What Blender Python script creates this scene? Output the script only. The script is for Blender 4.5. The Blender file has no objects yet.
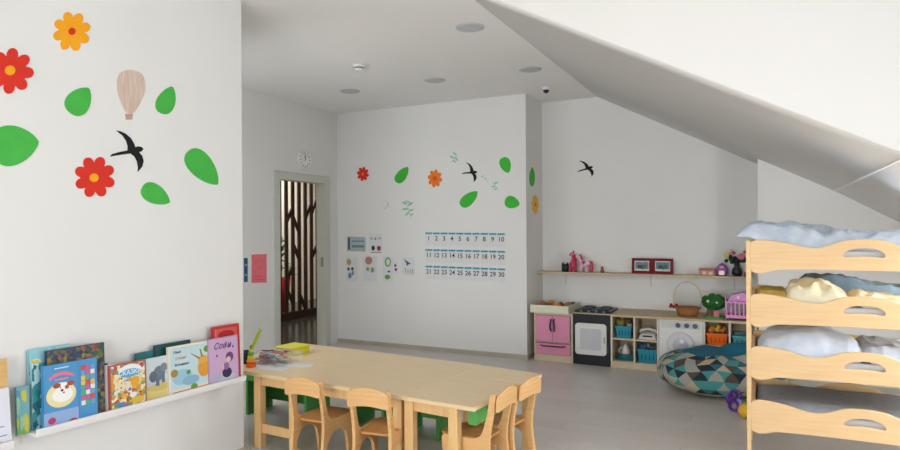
import bpy, bmesh, math, random
import numpy as np
from mathutils import Vector, Matrix
PI = math.pi
C = bpy.context.scene.collection
S = bpy.context.scene
random.seed(7)

# ------------------------------------------------------------------ camera
EYE = 1.45; YAW = math.radians(26.5); ROLL = .0062; FPX = 625.0; PX0, PY0 = 450.0, 228.0
_R = Vector((math.cos(YAW), math.sin(YAW), 0)); _F = Vector((-math.sin(YAW), math.cos(YAW), 0)); _U = Vector((0, 0, 1))
_cx = _R * math.cos(ROLL) - _U * math.sin(ROLL); _cy = _R * math.sin(ROLL) + _U * math.cos(ROLL)
cd = bpy.data.cameras.new('camera'); cam = bpy.data.objects.new('camera', cd); C.objects.link(cam)
m3 = Matrix((_cx, _cy, -_F)).transposed().to_4x4(); m3.translation = Vector((0, 0, EYE)); cam.matrix_world = m3
cd.sensor_width = 36; cd.lens = 36 * FPX / 900; cd.shift_y = 3 / 900; cd.clip_start = .05
S.camera = cam
# ------------------------------------------------------------------ light, exposure
w = bpy.data.worlds.new('sky'); S.world = w; w.use_nodes = True
w.node_tree.nodes['Background'].inputs[0].default_value = (.80, .90, 1.0, 1)
w.node_tree.nodes['Background'].inputs[1].default_value = 1.2
S.view_settings.view_transform = 'Standard'; S.view_settings.look = 'None'
S.view_settings.gamma = 1; S.view_settings.exposure = 0.0; S.view_settings.use_curve_mapping = False

def area(name, loc, direction, sx, sy, power, col):
    l = bpy.data.lights.new(name, 'AREA'); l.shape = 'RECTANGLE'; l.size = sx; l.size_y = sy; l.energy = power; l.color = col
    o = bpy.data.objects.new(name, l); C.objects.link(o); o.location = loc
    o.rotation_euler = Vector(direction).to_track_quat('-Z', 'Y').to_euler(); return o
area('added_side_daylight', (1.93, 1.55, 1.75), (-1, -.15, -.75), 1.7, 2.6, 47, (.97, .985, 1.0))  # added daylight from an unseen, invented side window
area('added_rear_daylight', (-1.1, -2.42, 1.25), (-.1, 1, .12), 2.1, 1.7, 68, (.96, .985, 1.0)).data.spread = math.radians(130)  # added daylight from behind the viewpoint, at an invented rear window
area('added_roof_daylight', (1.48, 4.12, 1.17), (-.86, .1, -.47), .62, 1.0, 58, (.90, .95, 1.0))  # added to brighten back wall, door wall and floor, no known roof window
area('added_nook_daylight', (-3.98, 3.03, 1.6), (.22, 1, -.42), 1.3, 1.4, 20, (.94, .97, 1.0))  # added fill for the far left, hidden behind the left wall
area('added_hall_light', (-7.4, 7.9, 2.75), (0, 0, -1), 1.0, 3.4, 90, (1, .96, .9))  # lamp added under the hall ceiling to brighten the hall, not daylight

# ------------------------------------------------------------------ back-projection of measured points on real surfaces
def ray(px, py): return _cx * ((px - PX0) / FPX) - _cy * ((py - PY0) / FPX) + _F
def onX(px, py, x): r = ray(px, py); return Vector((0, 0, EYE)) + r * (x / r.x)
def onY(px, py, y): r = ray(px, py); return Vector((0, 0, EYE)) + r * (y / r.y)

# ------------------------------------------------------------------ materials
def srgb(c):
    return tuple((v / 255 / 12.92) if v / 255 <= .04045 else ((v / 255 + .055) / 1.055) ** 2.4 for v in c)
MATS = {}
def mat(name, rgb, rough=.6, var=.0, scale=8, metal=0, spec=.4, bump=0, stretch=(1, 1, 1), trans=0, alpha=1, rgb2=None):
    if name in MATS: return MATS[name]
    m = bpy.data.materials.new(name); m.use_nodes = True; nt = m.node_tree; b = nt.nodes['Principled BSDF']
    c = srgb(rgb); b.inputs['Base Color'].default_value = (*c, 1); b.inputs['Roughness'].default_value = rough
    b.inputs['Metallic'].default_value = metal; b.inputs['Specular IOR Level'].default_value = spec
    if trans: b.inputs['Transmission Weight'].default_value = trans
    if alpha < 1: b.inputs['Alpha'].default_value = alpha
    if var or bump or rgb2:
        tc = nt.nodes.new('ShaderNodeTexCoord'); mp = nt.nodes.new('ShaderNodeMapping'); mp.inputs['Scale'].default_value = stretch
        n = nt.nodes.new('ShaderNodeTexNoise'); n.inputs['Scale'].default_value = scale; n.inputs['Detail'].default_value = 5
        nt.links.new(tc.outputs['Object'], mp.inputs[0]); nt.links.new(mp.outputs[0], n.inputs[0])
        if var or rgb2:
            r = nt.nodes.new('ShaderNodeValToRGB')
            r.color_ramp.elements[0].position = .32; r.color_ramp.elements[1].position = .68
            c2 = srgb(rgb2) if rgb2 else tuple(min(1, v * (1 + var)) for v in c)
            c1 = c if rgb2 else tuple(v * (1 - var) for v in c)
            r.color_ramp.elements[0].color = (*c1, 1); r.color_ramp.elements[1].color = (*c2, 1)
            nt.links.new(n.outputs[0], r.inputs[0]); nt.links.new(r.outputs[0], b.inputs['Base Color'])
        if bump:
            bp = nt.nodes.new('ShaderNodeBump'); bp.inputs['Strength'].default_value = bump; bp.inputs['Distance'].default_value = .01
            nt.links.new(n.outputs[0], bp.inputs['Height']); nt.links.new(bp.outputs[0], b.inputs['Normal'])
    MATS[name] = m; return m
def flat(rgb, rough=.7):
    return mat('paint_%02x%02x%02x' % tuple(rgb), rgb, rough)
WALL = mat('wall_paint', (233, 232, 229), .75, var=.012, scale=2.5, bump=.03)
CEIL = mat('ceiling_paint', (242, 240, 237), .8, var=.01, scale=1.5)
BIRCH = mat('birch_plywood', (236, 190, 132), .42, scale=5, stretch=(1, 1, 14), rgb2=(226, 176, 116), var=.1)
BIRCHX = mat('birch_rail', (238, 203, 154), .45, scale=4, stretch=(1, 6, 16), rgb2=(231, 192, 140), var=.1)
SEATW = mat('seat_wood', (214, 158, 96), .3, scale=5, stretch=(14, 1, 1), rgb2=(198, 140, 80), var=.1)
LEGW = mat('leg_wood', (240, 200, 144), .5, scale=5, stretch=(9, 9, 1), rgb2=(231, 186, 126), var=.1)
TOPW = mat('table_laminate', (238, 212, 170), .32, scale=4, stretch=(1.2, 12, 1), rgb2=(228, 200, 156), var=.1)
EDGE = mat('table_edge', (240, 212, 168), .45)
COUNTER = mat('counter_wood', (206, 186, 152), .5, scale=5, stretch=(1, 10, 10), rgb2=(194, 172, 138), var=.1)
CARC = mat('carcass_wood', (222, 206, 178), .6, scale=5, stretch=(2, 2, 10), rgb2=(212, 194, 162), var=.1)
WHITE = mat('white_enamel', (232, 231, 228), .35)
SHELFW = mat('white_shelf', (236, 233, 232), .45)
PINK = mat('pink_laminate', (226, 146, 178), .5, var=.04, scale=6)
BLACK = mat('black_plastic', (28, 34, 40), .4)
FRAMEG = mat('door_frame_paint', (206, 208, 198), .45)
BASEB = mat('baseboard_wood', (190, 182, 166), .5, scale=4, stretch=(1, 8, 1), rgb2=(176, 168, 152), var=.1)
GREEN = mat('green_paint', (92, 170, 84), .45, var=.05)
METAL = mat('brushed_metal', (170, 170, 168), .35, metal=.8)
GLASS = mat('clear_glass', (250, 252, 255), .02, trans=1)
CLEAR = mat('clear_plastic', (235, 238, 242), .1, alpha=.09)
BLUEBLANKET = mat('pale_blue_blanket', (200, 214, 232), .9, scale=14, rgb2=(222, 230, 242), var=.1, bump=.35)
GREYBLANKET = mat('grey_blanket', (146, 152, 160), .95, scale=22, rgb2=(158, 164, 172), var=.1, bump=.2)
CREAM = mat('cream_blanket', (240, 236, 212), .9, scale=16, rgb2=(230, 222, 188), var=.1, bump=.4)
MUST = mat('mustard_sheet', (192, 168, 84), .9, var=.08, bump=.2)
TEALB = mat('slate_blue_blanket', (104, 128, 146), .9, scale=16, rgb2=(128, 150, 166), var=.1, bump=.4)

def vor(name, cols, scale, stretch=(1, 1, 1)):
    m = bpy.data.materials.new(name); m.use_nodes = True; nt = m.node_tree; b = nt.nodes['Principled BSDF']; b.inputs['Roughness'].default_value = .5
    tc = nt.nodes.new('ShaderNodeTexCoord'); mp = nt.nodes.new('ShaderNodeMapping'); mp.inputs['Scale'].default_value = stretch
    nz = nt.nodes.new('ShaderNodeTexNoise'); nz.inputs['Scale'].default_value = scale * .8
    ad = nt.nodes.new('ShaderNodeMixRGB'); ad.blend_type = 'LINEAR_LIGHT'; ad.inputs[0].default_value = .35 / scale
    v = nt.nodes.new('ShaderNodeTexVoronoi'); v.inputs['Scale'].default_value = scale
    sp = nt.nodes.new('ShaderNodeSeparateColor'); cr = nt.nodes.new('ShaderNodeValToRGB'); cr.color_ramp.interpolation = 'CONSTANT'
    while len(cr.color_ramp.elements) < len(cols): cr.color_ramp.elements.new(.5)
    for i, (e, c) in enumerate(zip(cr.color_ramp.elements, cols)): e.position = i / len(cols); e.color = (*srgb(c), 1)
    nt.links.new(tc.outputs['Object'], mp.inputs[0]); nt.links.new(mp.outputs[0], nz.inputs[0]); nt.links.new(mp.outputs[0], ad.inputs[1]); nt.links.new(nz.outputs['Color'], ad.inputs[2])
    nt.links.new(ad.outputs[0], v.inputs['Vector']); nt.links.new(v.outputs['Color'], sp.inputs[0]); nt.links.new(sp.outputs[0], cr.inputs[0]); nt.links.new(cr.outputs[0], b.inputs['Base Color'])
    return m
VDARK = vor('jungle_print', [(34, 40, 70), (60, 50, 100), (50, 90, 60), (110, 70, 60), (40, 70, 90), (90, 110, 60), (150, 90, 60), (30, 60, 50), (140, 130, 70), (80, 50, 90)], 55)
VLEAF = vor('teal_leaf_print', [(40, 130, 134), (170, 214, 220), (60, 150, 156), (150, 204, 214), (30, 100, 120), (190, 224, 226)], 45, (1, .6, 1))
VTALE = vor('story_print', [(232, 214, 170), (226, 180, 70), (196, 100, 66), (110, 160, 96), (240, 232, 214), (96, 150, 196), (232, 214, 170), (214, 150, 70), (180, 80, 66), (240, 226, 180)], 48)
VSQ = vor('quilt_print', [(214, 90, 90), (230, 200, 110), (90, 180, 150), (236, 236, 226)], 40)
def floor_mat(name, c1, c2, mort, pw, ph, rough):
    m = bpy.data.materials.new(name); m.use_nodes = True; nt = m.node_tree; b = nt.nodes['Principled BSDF']
    tc = nt.nodes.new('ShaderNodeTexCoord'); br = nt.nodes.new('ShaderNodeTexBrick'); br.inputs['Scale'].default_value = 1
    br.inputs['Brick Width'].default_value = pw; br.inputs['Row Height'].default_value = ph; br.inputs['Mortar Size'].default_value = .0015
    br.inputs['Color1'].default_value = (*srgb(c1), 1); br.inputs['Color2'].default_value = (*srgb(c2), 1); br.inputs['Mortar'].default_value = (*srgb(mort), 1)
    br.offset = .37
    mp = nt.nodes.new('ShaderNodeMapping'); mp.inputs['Scale'].default_value = (1.5, 18, 1)
    n = nt.nodes.new('ShaderNodeTexNoise'); n.inputs['Scale'].default_value = 2.2; n.inputs['Detail'].default_value = 6
    mx = nt.nodes.new('ShaderNodeMixRGB'); mx.blend_type = 'MULTIPLY'; mx.inputs[0].default_value = .16
    nt.links.new(tc.outputs['Object'], br.inputs[0]); nt.links.new(tc.outputs['Object'], mp.inputs[0]); nt.links.new(mp.outputs[0], n.inputs[0])
    nt.links.new(br.outputs[0], mx.inputs[1]); nt.links.new(n.outputs[0], mx.inputs[2]); nt.links.new(mx.outputs[0], b.inputs['Base Color'])
    b.inputs['Roughness'].default_value = rough; return m
FLOORM = floor_mat('grey_laminate', (222, 216, 210), (213, 207, 201), (182, 177, 172), 1.3, .19, .3)
HALLF = floor_mat('dark_hall_tile', (74, 74, 70), (66, 66, 62), (46, 46, 44), .6, .6, .2)

# ------------------------------------------------------------------ mesh helpers
class MB:
    def __init__(s): s.bm = bmesh.new(); s.mats = []; s.mi = 0
    def use(s, m):
        if m not in s.mats: s.mats.append(m)
        s.mi = s.mats.index(m); return s
    def _fin(s, faces):
        for f in faces: f.material_index = s.mi
    def box(s, x0, x1, y0, y1, z0, z1):
        r = bmesh.ops.create_cube(s.bm, size=1)
        for v in r['verts']:
            v.co = Vector((x0 + (v.co.x + .5) * (x1 - x0), y0 + (v.co.y + .5) * (y1 - y0), z0 + (v.co.z + .5) * (z1 - z0)))
        s._fin({f for v in r['verts'] for f in v.link_faces}); return s
    def hexa(s, bot, top):
        v = [s.bm.verts.new(p) for p in bot + top]
        fs = [s.bm.faces.new(q) for q in ((v[3], v[2], v[1], v[0]), (v[4], v[5], v[6], v[7]), (v[0], v[1], v[5], v[4]), (v[1], v[2], v[6], v[5]), (v[2], v[3], v[7], v[6]), (v[3], v[0], v[4], v[7]))]
        s._fin(fs); return s
    def cyl(s, p0, p1, r0, r1=None, n=16, cap=True):
        r1 = r0 if r1 is None else r1; p0 = Vector(p0); p1 = Vector(p1); d = p1 - p0
        q = d.to_track_quat('Z', 'Y').to_matrix().to_4x4(); q.translation = (p0 + p1) / 2
        r = bmesh.ops.create_cone(s.bm, cap_ends=cap, segments=n, radius1=r0, radius2=r1, depth=d.length, matrix=q)
        fs = {f for v in r['verts'] for f in v.link_faces}; s._fin(fs)
        for f in fs: f.smooth = len(f.verts) == 4
        return s
    def ball(s, c, rx, ry=None, rz=None, n=14):
        ry = ry or rx; rz = rz or rx
        r = bmesh.ops.create_uvsphere(s.bm, u_segments=n, v_segments=max(6, n * 2 // 3), radius=1, matrix=Matrix.Translation(c) @ Matrix.Diagonal((rx, ry, rz, 1)))
        fs = {f for v in r['verts'] for f in v.link_faces}; s._fin(fs)
        for f in fs: f.smooth = True
        return s
    def lathe(s, prof, c=(0, 0, 0), n=24, sx=1, sy=1, rot=None, cap=True):
        rows = []
        M = Matrix.Translation(c) @ (rot or Matrix.Identity(4))
        for r, z in prof:
            rows.append([s.bm.verts.new(M @ Vector((r * sx * math.cos(2 * PI * k / n), r * sy * math.sin(2 * PI * k / n), z))) for k in range(n)])
        fs = []
        for a, b in zip(rows, rows[1:]):
            for k in range(n):
                f = s.bm.faces.new((a[k], a[(k + 1) % n], b[(k + 1) % n], b[k])); f.smooth = True; fs.append(f)
        if cap: fs.append(s.bm.faces.new(rows[0][::-1])); fs.append(s.bm.faces.new(rows[-1]))
        s._fin(fs); return s
    def tube(s, pts, r, n=8, closed=False):
        pts = [Vector(p) for p in pts]; rows = []; N = len(pts)
        for i, p in enumerate(pts):
            a = pts[(i - 1) % N] if (closed or i > 0) else p; b = pts[(i + 1) % N] if (closed or i < N - 1) else p
            q = (b - a).to_track_quat('Z', 'Y').to_matrix()
            if rows:   # keep the frame continuous
                t = (b - a).normalized(); u = (last - t * last.dot(t)).normalized()
            else:
                t = (b - a).normalized(); u = q @ Vector((1, 0, 0))
            last = u; v = t.cross(u)
            rows.append([s.bm.verts.new(p + (u * math.cos(2 * PI * k / n) + v * math.sin(2 * PI * k / n)) * r) for k in range(n)])
        fs = []
        pr = list(zip(rows, rows[1:])) + ([(rows[-1], rows[0])] if closed else [])
        for a, b in pr:
            for k in range(n):
                f = s.bm.faces.new((a[k], a[(k + 1) % n], b[(k + 1) % n], b[k])); f.smooth = True; fs.append(f)
        if not closed: fs.append(s.bm.faces.new(rows[0][::-1])); fs.append(s.bm.faces.new(rows[-1]))
        s._fin(fs); return s
    def poly(s, pts):
        f = s.bm.faces.new([s.bm.verts.new(p) for p in pts]); s._fin([f]); return s
    def plate(s, outlines, th, M=None, bevel=0):
        """solid plate: 2D outline(s) in xy (later ones may be holes), thickness th centred on z, moved by M"""
        cu = bpy.data.curves.new('t', 'CURVE'); cu.dimensions = '2D'; cu.fill_mode = 'BOTH'; cu.extrude = th / 2 - bevel; cu.bevel_depth = bevel; cu.bevel_resolution = 1
        cu.offset = -bevel
        for ol in outlines:
            sp = cu.splines.new('POLY'); sp.points.add(len(ol) - 1); sp.use_cyclic_u = True
            for p, q in zip(sp.points, ol): p.co = (q[0], q[1], 0, 1)
        ob = bpy.data.objects.new('t', cu); me = bpy.data.meshes.new_from_object(ob)
        if M is not None: me.transform(M)
        n0 = len(s.bm.faces); s.bm.from_mesh(me); s.bm.faces.ensure_lookup_table()
        s._fin(s.bm.faces[n0:])
        bpy.data.objects.remove(ob); bpy.data.curves.remove(cu); bpy.data.meshes.remove(me); return s
    def text(s, txt, size, M, th=.0006, align='CENTER', shear=0):
        cu = bpy.data.curves.new('t', 'FONT'); cu.body = txt; cu.size = size; cu.extrude = th / 2; cu.align_x = align; cu.align_y = 'CENTER'; cu.shear = shear; cu.resolution_u = 3
        cu.offset = size * .012
        ob = bpy.data.objects.new('t', cu); me = bpy.data.meshes.new_from_object(ob); me.transform(M)
        n0 = len(s.bm.faces); s.bm.from_mesh(me); s.bm.faces.ensure_lookup_table(); s._fin(s.bm.faces[n0:])
        bpy.data.objects.remove(ob); bpy.data.curves.remove(cu); bpy.data.meshes.remove(me); return s
    def build(s, name, parent=None, bevel=0, seg=2, fix=True):
        if fix:
            bmesh.ops.remove_doubles(s.bm, verts=s.bm.verts, dist=1e-6); bmesh.ops.recalc_face_normals(s.bm, faces=s.bm.faces)
        me = bpy.data.meshes.new(name); s.bm.to_mesh(me); s.bm.free()
        for m in s.mats: me.materials.append(m)
        o = bpy.data.objects.new(name, me); C.objects.link(o)
        if parent is not None: o.parent = parent
        if bevel:
            b = o.modifiers.new('bevel', 'BEVEL'); b.width = bevel; b.segments = seg; b.limit_method = 'ANGLE'; b.angle_limit = .7
        return o
def mb(m): return MB().use(m)
def tag(o, label, cat, group=None, kind=None):
    o['label'] = label; o['category'] = cat
    if group: o['group'] = group
    if kind: o['kind'] = kind
    return o
def thing(name, label, cat, loc=(0, 0, 0), rot=0, group=None):
    o = bpy.data.objects.new(name, None); C.objects.link(o); o.location = loc; o.rotation_euler = (0, 0, rot); o.empty_display_size = .1
    return tag(o, label, cat, group)
def struct(name, b, **k):
    o = b.build(name, **k); o['kind'] = 'structure'; return o
def dup(root, loc=None, rotz=None, label=None, name=None):
    r = root.copy(); C.objects.link(r)
    if loc is not None: r.location = loc
    if rotz is not None: r.rotation_euler = (0, 0, rotz)
    if label: r['label'] = label
    for ch in list(root.children):
        c = ch.copy(); C.objects.link(c); c.parent = r
        for g in ch.children:
            d = g.copy(); C.objects.link(d); d.parent = c
    return r
MXZ = Matrix(((1, 0, 0, 0), (0, 0, -1, 0), (0, 1, 0, 0), (0, 0, 0, 1)))    # plate xy -> world xz (normal -y)
MYZ = Matrix(((0, 0, 1, 0), (1, 0, 0, 0), (0, 1, 0, 0), (0, 0, 0, 1)))    # plate xy -> world yz (normal +x)
def T(x, y, z): return Matrix.Translation((x, y, z))
def circ(cx, cy, rx, ry=None, n=20, a0=0):
    ry = ry or rx; return [(cx + rx * math.cos(2 * PI * k / n + a0), cy + ry * math.sin(2 * PI * k / n + a0)) for k in range(n)]
def rect(x0, y0, x1, y1): return [(x0, y0), (x1, y0), (x1, y1), (x0, y1)]
def rrect(x0, y0, x1, y1, r, n=5):
    o = []
    for cx, cy, a in ((x1 - r, y1 - r, 0), (x0 + r, y1 - r, 90), (x0 + r, y0 + r, 180), (x1 - r, y0 + r, 270)):
        for k in range(n + 1):
            t = math.radians(a + 90 * k / n); o.append((cx + r * math.cos(t), cy + r * math.sin(t)))
    return o
def smooth(pts, k=4, closed=False):
    """Catmull-Rom through pts"""
    P = [Vector(p) for p in pts]; out = []; N = len(P); rng = N if closed else N - 1
    g = (lambda i: P[i % N]) if closed else (lambda i: P[max(0, min(N - 1, i))])
    for i in range(rng):
        a, b, c, d = g(i - 1), g(i), g(i + 1), g(i + 2)
        for j in range(k):
            t = j / k; out.append(tuple(.5 * ((2 * b) + (c - a) * t + (2 * a - 5 * b + 4 * c - d) * t * t + (3 * b - a - 3 * c + d) * t ** 3)))
    if not closed: out.append(tuple(P[-1]))
    return out

# ================================================================== STRUCTURE
XL = -2.99; YLE = 3.008; XD = -4.85; YB = 6.51; XRET = -2.31; YC = 7.08; XDW = -.03; XR = 2.0; YBK = -2.5; ZC = 2.92; YSO = 3.37; XCR = -1.65
struct('floor', mb(FLOORM).box(XD - .06, XR + .1, YBK - .1, YC + .1, -.1, 0))
struct('wall_left', mb(WALL).box(XL - .14, XL, YBK - .1, YLE, 0, ZC), bevel=.006)
struct('wall_left_return', mb(WALL).box(XD - .12, -4.7, YLE - .14, YLE, 0, ZC).box(-3.26, XL - .14, YLE - .14, YLE, 0, ZC).box(-4.7, -3.26, YLE - .14, YLE, 0, .85).box(-4.7, -3.26, YLE - .14, YLE, 2.45, ZC))
D0, D1, DH = 5.40, 6.25, 2.03
struct('wall_door', mb(WALL).box(XD - .12, XD, YLE, D0, 0, ZC).box(XD - .12, XD, D1, YB + .1, 0, ZC).box(XD - .12, XD, D0, D1, DH, ZC))
struct('wall_back', mb(WALL).box(XD - .12, XRET, YB, YC + .1, 0, ZC))
struct('wall_alcove', mb(WALL).box(XRET, XDW, YC, YC + .1, 0, ZC))
struct('wall_alcove_right', mb(WALL).box(XDW, XR + .1, YB, YC + .1, 0, ZC))
W0, W1, WZ0, WZ1 = .1, 3.0, .85, 2.65
struct('wall_right', mb(WALL).box(XR, XR + .12, YBK - .1, W0, 0, ZC).box(XR, XR + .12, W1, YB, 0, ZC).box(XR, XR + .12, W0, W1, 0, WZ0).box(XR, XR + .12, W0, W1, WZ1, ZC))
V0, V1 = -2.2, 0.0
struct('wall_rear', mb(WALL).box(XL, V0, YBK - .12, YBK, 0, ZC).box(V1, XR + .1, YBK - .12, YBK, 0, ZC).box(V0, V1, YBK - .12, YBK, 0, .35).box(V0, V1, YBK - .12, YBK, 2.15, ZC))
soff = [(XCR, ZC), (.58, 1.76), (XR + .1, .85), (XR + .1, 1.0), (.62, 1.82), (XCR + .02, ZC + .08)]
cb = mb(CEIL).box(XD - .12, XR + .12, YBK - .12, YSO, ZC, ZC + .1).box(XD - .12, XCR, YSO, YC + .1, ZC, ZC + .1)
R0, R1 = 3.6, 4.65      # bay cut for the added roof window
def slope_z(x): return 1.76 + (x - .58) * (.85 - 1.76) / (XR + .1 - .58)
def sofs(pl_, y0, y1): cb.plate([pl_], y1 - y0, T(0, (y1 + y0) / 2, 0) @ MXZ)
sofs(soff, YSO, R0); sofs(soff, R1, YC + .1)
sofs([(XCR, ZC), (.58, 1.76), (1.15, slope_z(1.15)), (1.15, slope_z(1.15) + .08), (.62, 1.82), (XCR + .02, ZC + .08)], R0, R1)
sofs([(1.85, slope_z(1.85)), (XR + .1, .85), (XR + .1, .95), (1.85, slope_z(1.85) + .08)], R0, R1)
struct('ceiling', cb)
ck = [(XCR + .004, ZC), (.58, 1.762), (XR, slope_z(XR) + .002), (XR, ZC)]
struct('wall_dormer', mb(mat('dormer_paint', (238, 235, 231), .75)).plate([ck], .1, T(0, YSO + .047, 0) @ MXZ))
struct('trim_1', mb(mat('seam_bead', (240, 238, 234), .6)).box(.574, .586, YSO, YB, 1.752, 1.764))
# baseboards
struct('baseboard_back', mb(BASEB).box(XD, XRET + .012, YB - .014, YB, 0, .05))
struct('baseboard_left', mb(BASEB).box(XL, XL + .014, YBK, YLE, 0, .05).box(XL - .14, XL + .014, YLE, YLE + .014, 0, .05))
struct('baseboard_door', mb(BASEB).box(XD, XD + .014, YLE, D0 - .08, 0, .05))
struct('baseboard_alcove', mb(BASEB).box(XRET, XDW, YC - .014, YC, 0, .05).box(XRET, XRET + .012, YB, YC - .014, 0, .05))
struct('baseboard_alcove_right', mb(BASEB).box(XDW, XR, YB - .014, YB, 0, .05))
# door frame
df = mb(FRAMEG)
for y0, y1 in ((D0 - .08, D0 + .02), (D1 - .02, D1 + .08)): df.box(XD - .12, XD + .022, y0, y1, 0, DH + .07)
df.box(XD - .12, XD + .022, D0 + .02, D1 - .02, DH - .02, DH + .07)
dfo = struct('door_1', df, bevel=.006)
mb(METAL).box(XD - .05, XD - .012, D1 - .026, D1 - .019, .98, 1.1).build('strike_plate', dfo)
# windows out of view, added as sources for the daylight
def window(name, pts, axis, mull):
    a0, a1, z0, z1, c = pts
    f = mb(WHITE)
    def bx(p, q, r, t):
        if axis == 'X': f.box(c, c + .07, p, q, r, t)
        else: f.box(p, q, c - .07, c, r, t)
    bx(a0, a0 + .07, z0, z1); bx(a1 - .07, a1, z0, z1); bx(a0 + .07, a1 - .07, z0, z0 + .07); bx(a0 + .07, a1 - .07, z1 - .07, z1)
    for k in range(1, mull):
        m_ = a0 + (a1 - a0) * k / mull; bx(m_ - .04, m_ + .04, z0 + .07, z1 - .07)
    o = struct(name, f)
    g = mb(GLASS)
    if axis == 'X': g.box(c + .03, c + .036, a0 + .05, a1 - .05, z0 + .05, z1 - .05)
    else: g.box(a0 + .05, a1 - .05, c - .036, c - .03, z0 + .05, z1 - .05)
    g.build('pane', o)
window('added_window_1', (W0, W1, WZ0, WZ1, XR + .03), 'X', 3)  # unseen side window, invented to carry the side light
window('added_window_2', (V0, V1, .35, 2.15, YBK - .03), 'Y', 3)  # unseen rear window, invented for the light from behind
window('added_window_4', (-4.7, -3.26, .85, 2.45, YLE - .04), 'Y', 2)  # hidden nook window, made up for the fill on the far walls
rw = MB().use(WHITE)
def slab(b, x0, x1, y0, y1, d0, d1):
    b.hexa([(x0, y0, slope_z(x0) + d0), (x1, y0, slope_z(x1) + d0), (x1, y1, slope_z(x1) + d0), (x0, y1, slope_z(x0) + d0)], [(x0, y0, slope_z(x0) + d1), (x1, y0, slope_z(x1) + d1), (x1, y1, slope_z(x1) + d1), (x0, y1, slope_z(x0) + d1)])
slab(rw, 1.15, 1.2, R0, R1, .01, .09); slab(rw, 1.8, 1.85, R0, R1, .01, .09); slab(rw, 1.2, 1.8, R0, R0 + .05, .01, .09); slab(rw, 1.2, 1.8, R1 - .05, R1, .01, .09)
rwo = struct('added_window_3', rw); pb = MB().use(GLASS); slab(pb, 1.19, 1.81, R0 + .04, R1 - .04, .05, .056); pb.build('pane', rwo)  # unseen roof window, made up to light the far part of the room
# hall behind the doorway
HX = -8.3
struct('floor_hall', mb(HALLF).box(HX, XD - .06, 3.5, 12, -.1, 0))
HW = mat('hall_wall_paint', (244, 236, 222), .8)
struct('wall_hall', mb(HW).box(HX - .1, HX, 3.5, 12, 0, ZC).box(HX, XD - .12, 12, 12.1, 0, ZC).box(HX, XD - .12, 3.4, 3.5, 0, ZC).box(XD - .12, XD - .02, YC + .1, 12, 0, ZC))
struct('ceiling_hall', mb(HW).box(HX, XD - .12, 3.5, 12, ZC, ZC + .1))

# slatted partition seen through the doorway
SX = -6.78
SLAT = mat('dark_walnut', (52, 36, 26), .5, scale=6, stretch=(8, 8, 1), rgb2=(70, 48, 34), var=.1)
pt = thing('slatted_partition', 'dark brown slatted wooden partition with branch pattern beyond the open doorway', 'partition', (SX, 8.1, 0))
for k in range(17):
    y = -1.28 + .155 * k
    mb(SLAT).box(-.012, .012, y - .034, y + .034, .12, 2.88).build('slat', pt)
bp = mb(SLAT)
rb = random.Random(3)
for k in range(16):
    y = -1.28 + .155 * k
    for j in range(4):
        z0 = rb.uniform(.3, 2.5); dz = rb.choice((-.26, .22, .28))
        if rb.random() < .72:
            d = .06; bp.hexa([(-.010, y, z0 - d), (.010, y, z0 - d), (.010, y + .155, z0 + dz - d), (-.010, y + .155, z0 + dz - d)], [(-.010, y, z0 + d), (.010, y, z0 + d), (.010, y + .155, z0 + dz + d), (-.010, y + .155, z0 + dz + d)])
bp.build('branch_bars', pt)
mb(SLAT).box(-.04, .04, -1.35, 1.35, 0, .12).build('bottom_rail', pt)
mb(SLAT).box(-.04, .04, -1.35, 1.35, 2.88, 2.92).build('top_rail', pt)
# plant in red pot behind partition
pl = thing('potted_plant', 'leafy green plant in a red pot behind the slatted partition', 'plant', (-7.35, 8.15, 0))
mb(flat((190, 40, 42), .5)).lathe([(.13, 0), (.2, .3), (.24, .62), (.22, .62), (.2, .5)]).build('pot', pl)
lf = mb(mat('plant_leaf', (52, 120, 58), .6, var=.2)); rp = random.Random(5)
for k in range(60):
    a = rp.uniform(0, 2 * PI); h = rp.uniform(.62, 1.35); r = (1.45 - h) * .34 + rp.uniform(-.05, .03)
    c = Vector((math.cos(a) * r, math.sin(a) * r, h)); q = T(*c) @ Matrix.Rotation(a, 4, 'Z') @ Matrix.Rotation(rp.uniform(-.9, .5), 4, 'Y')
    lf.plate([[(x, y) for x, y in ((-.09, 0), (-.03, .04), (.05, .035), (.12, 0), (.05, -.035), (-.03, -.04))]], .004, q)
lf.build('foliage', pl)
mb(SLAT).cyl((0, 0, .5), (0, 0, 1.3), .018).build('stem', pl)

# ================================================================== CEILING FIXTURES
cl = [((-1.902, 4.163), 'nearest the top picture edge'), ((-2.893, 5.49), 'right of the smoke detector'),
      ((-3.927, 5.502), 'nearest the wall clock'), ((-1.914, 5.523), 'nearest the small camera dome')]
first = None
for (x, y), s in cl:
    lab = 'round flush grey ceiling light, ' + s
    if first is None:
        first = thing('ceiling_light', lab, 'ceiling light', (x, y, ZC), 0, 'flush ceiling lights')
        mb(mat('light_ring', (190, 193, 196), .4)).lathe([(.085, 0), (.105, 0), (.105, -.006), (.085, -.012)], n=32).build('trim_ring', first)
        mb(mat('light_lens', (176, 182, 188), .3)).lathe([(.084, -.004), (.084, -.009), (.03, -.011)], n=32).build('diffuser', first)
    else: dup(first, (x, y, ZC), 0, lab)
sd = thing('smoke_detector', 'small white smoke detector on the ceiling between two flush lights', 'smoke detector', (-3.23, 4.666, ZC))
mb(WHITE).lathe([(.055, 0), (.055, -.018), (.04, -.022)]).build('base', sd)
mb(WHITE).lathe([(.036, -.022), (.042, -.04), (.034, -.052), (.01, -.056)]).build('sensor_cap', sd)
mb(flat((90, 90, 90))).lathe([(.0405, -.028), (.0425, -.03), (.0425, -.034), (.0405, -.036)]).build('vent_slot', sd)
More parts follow.
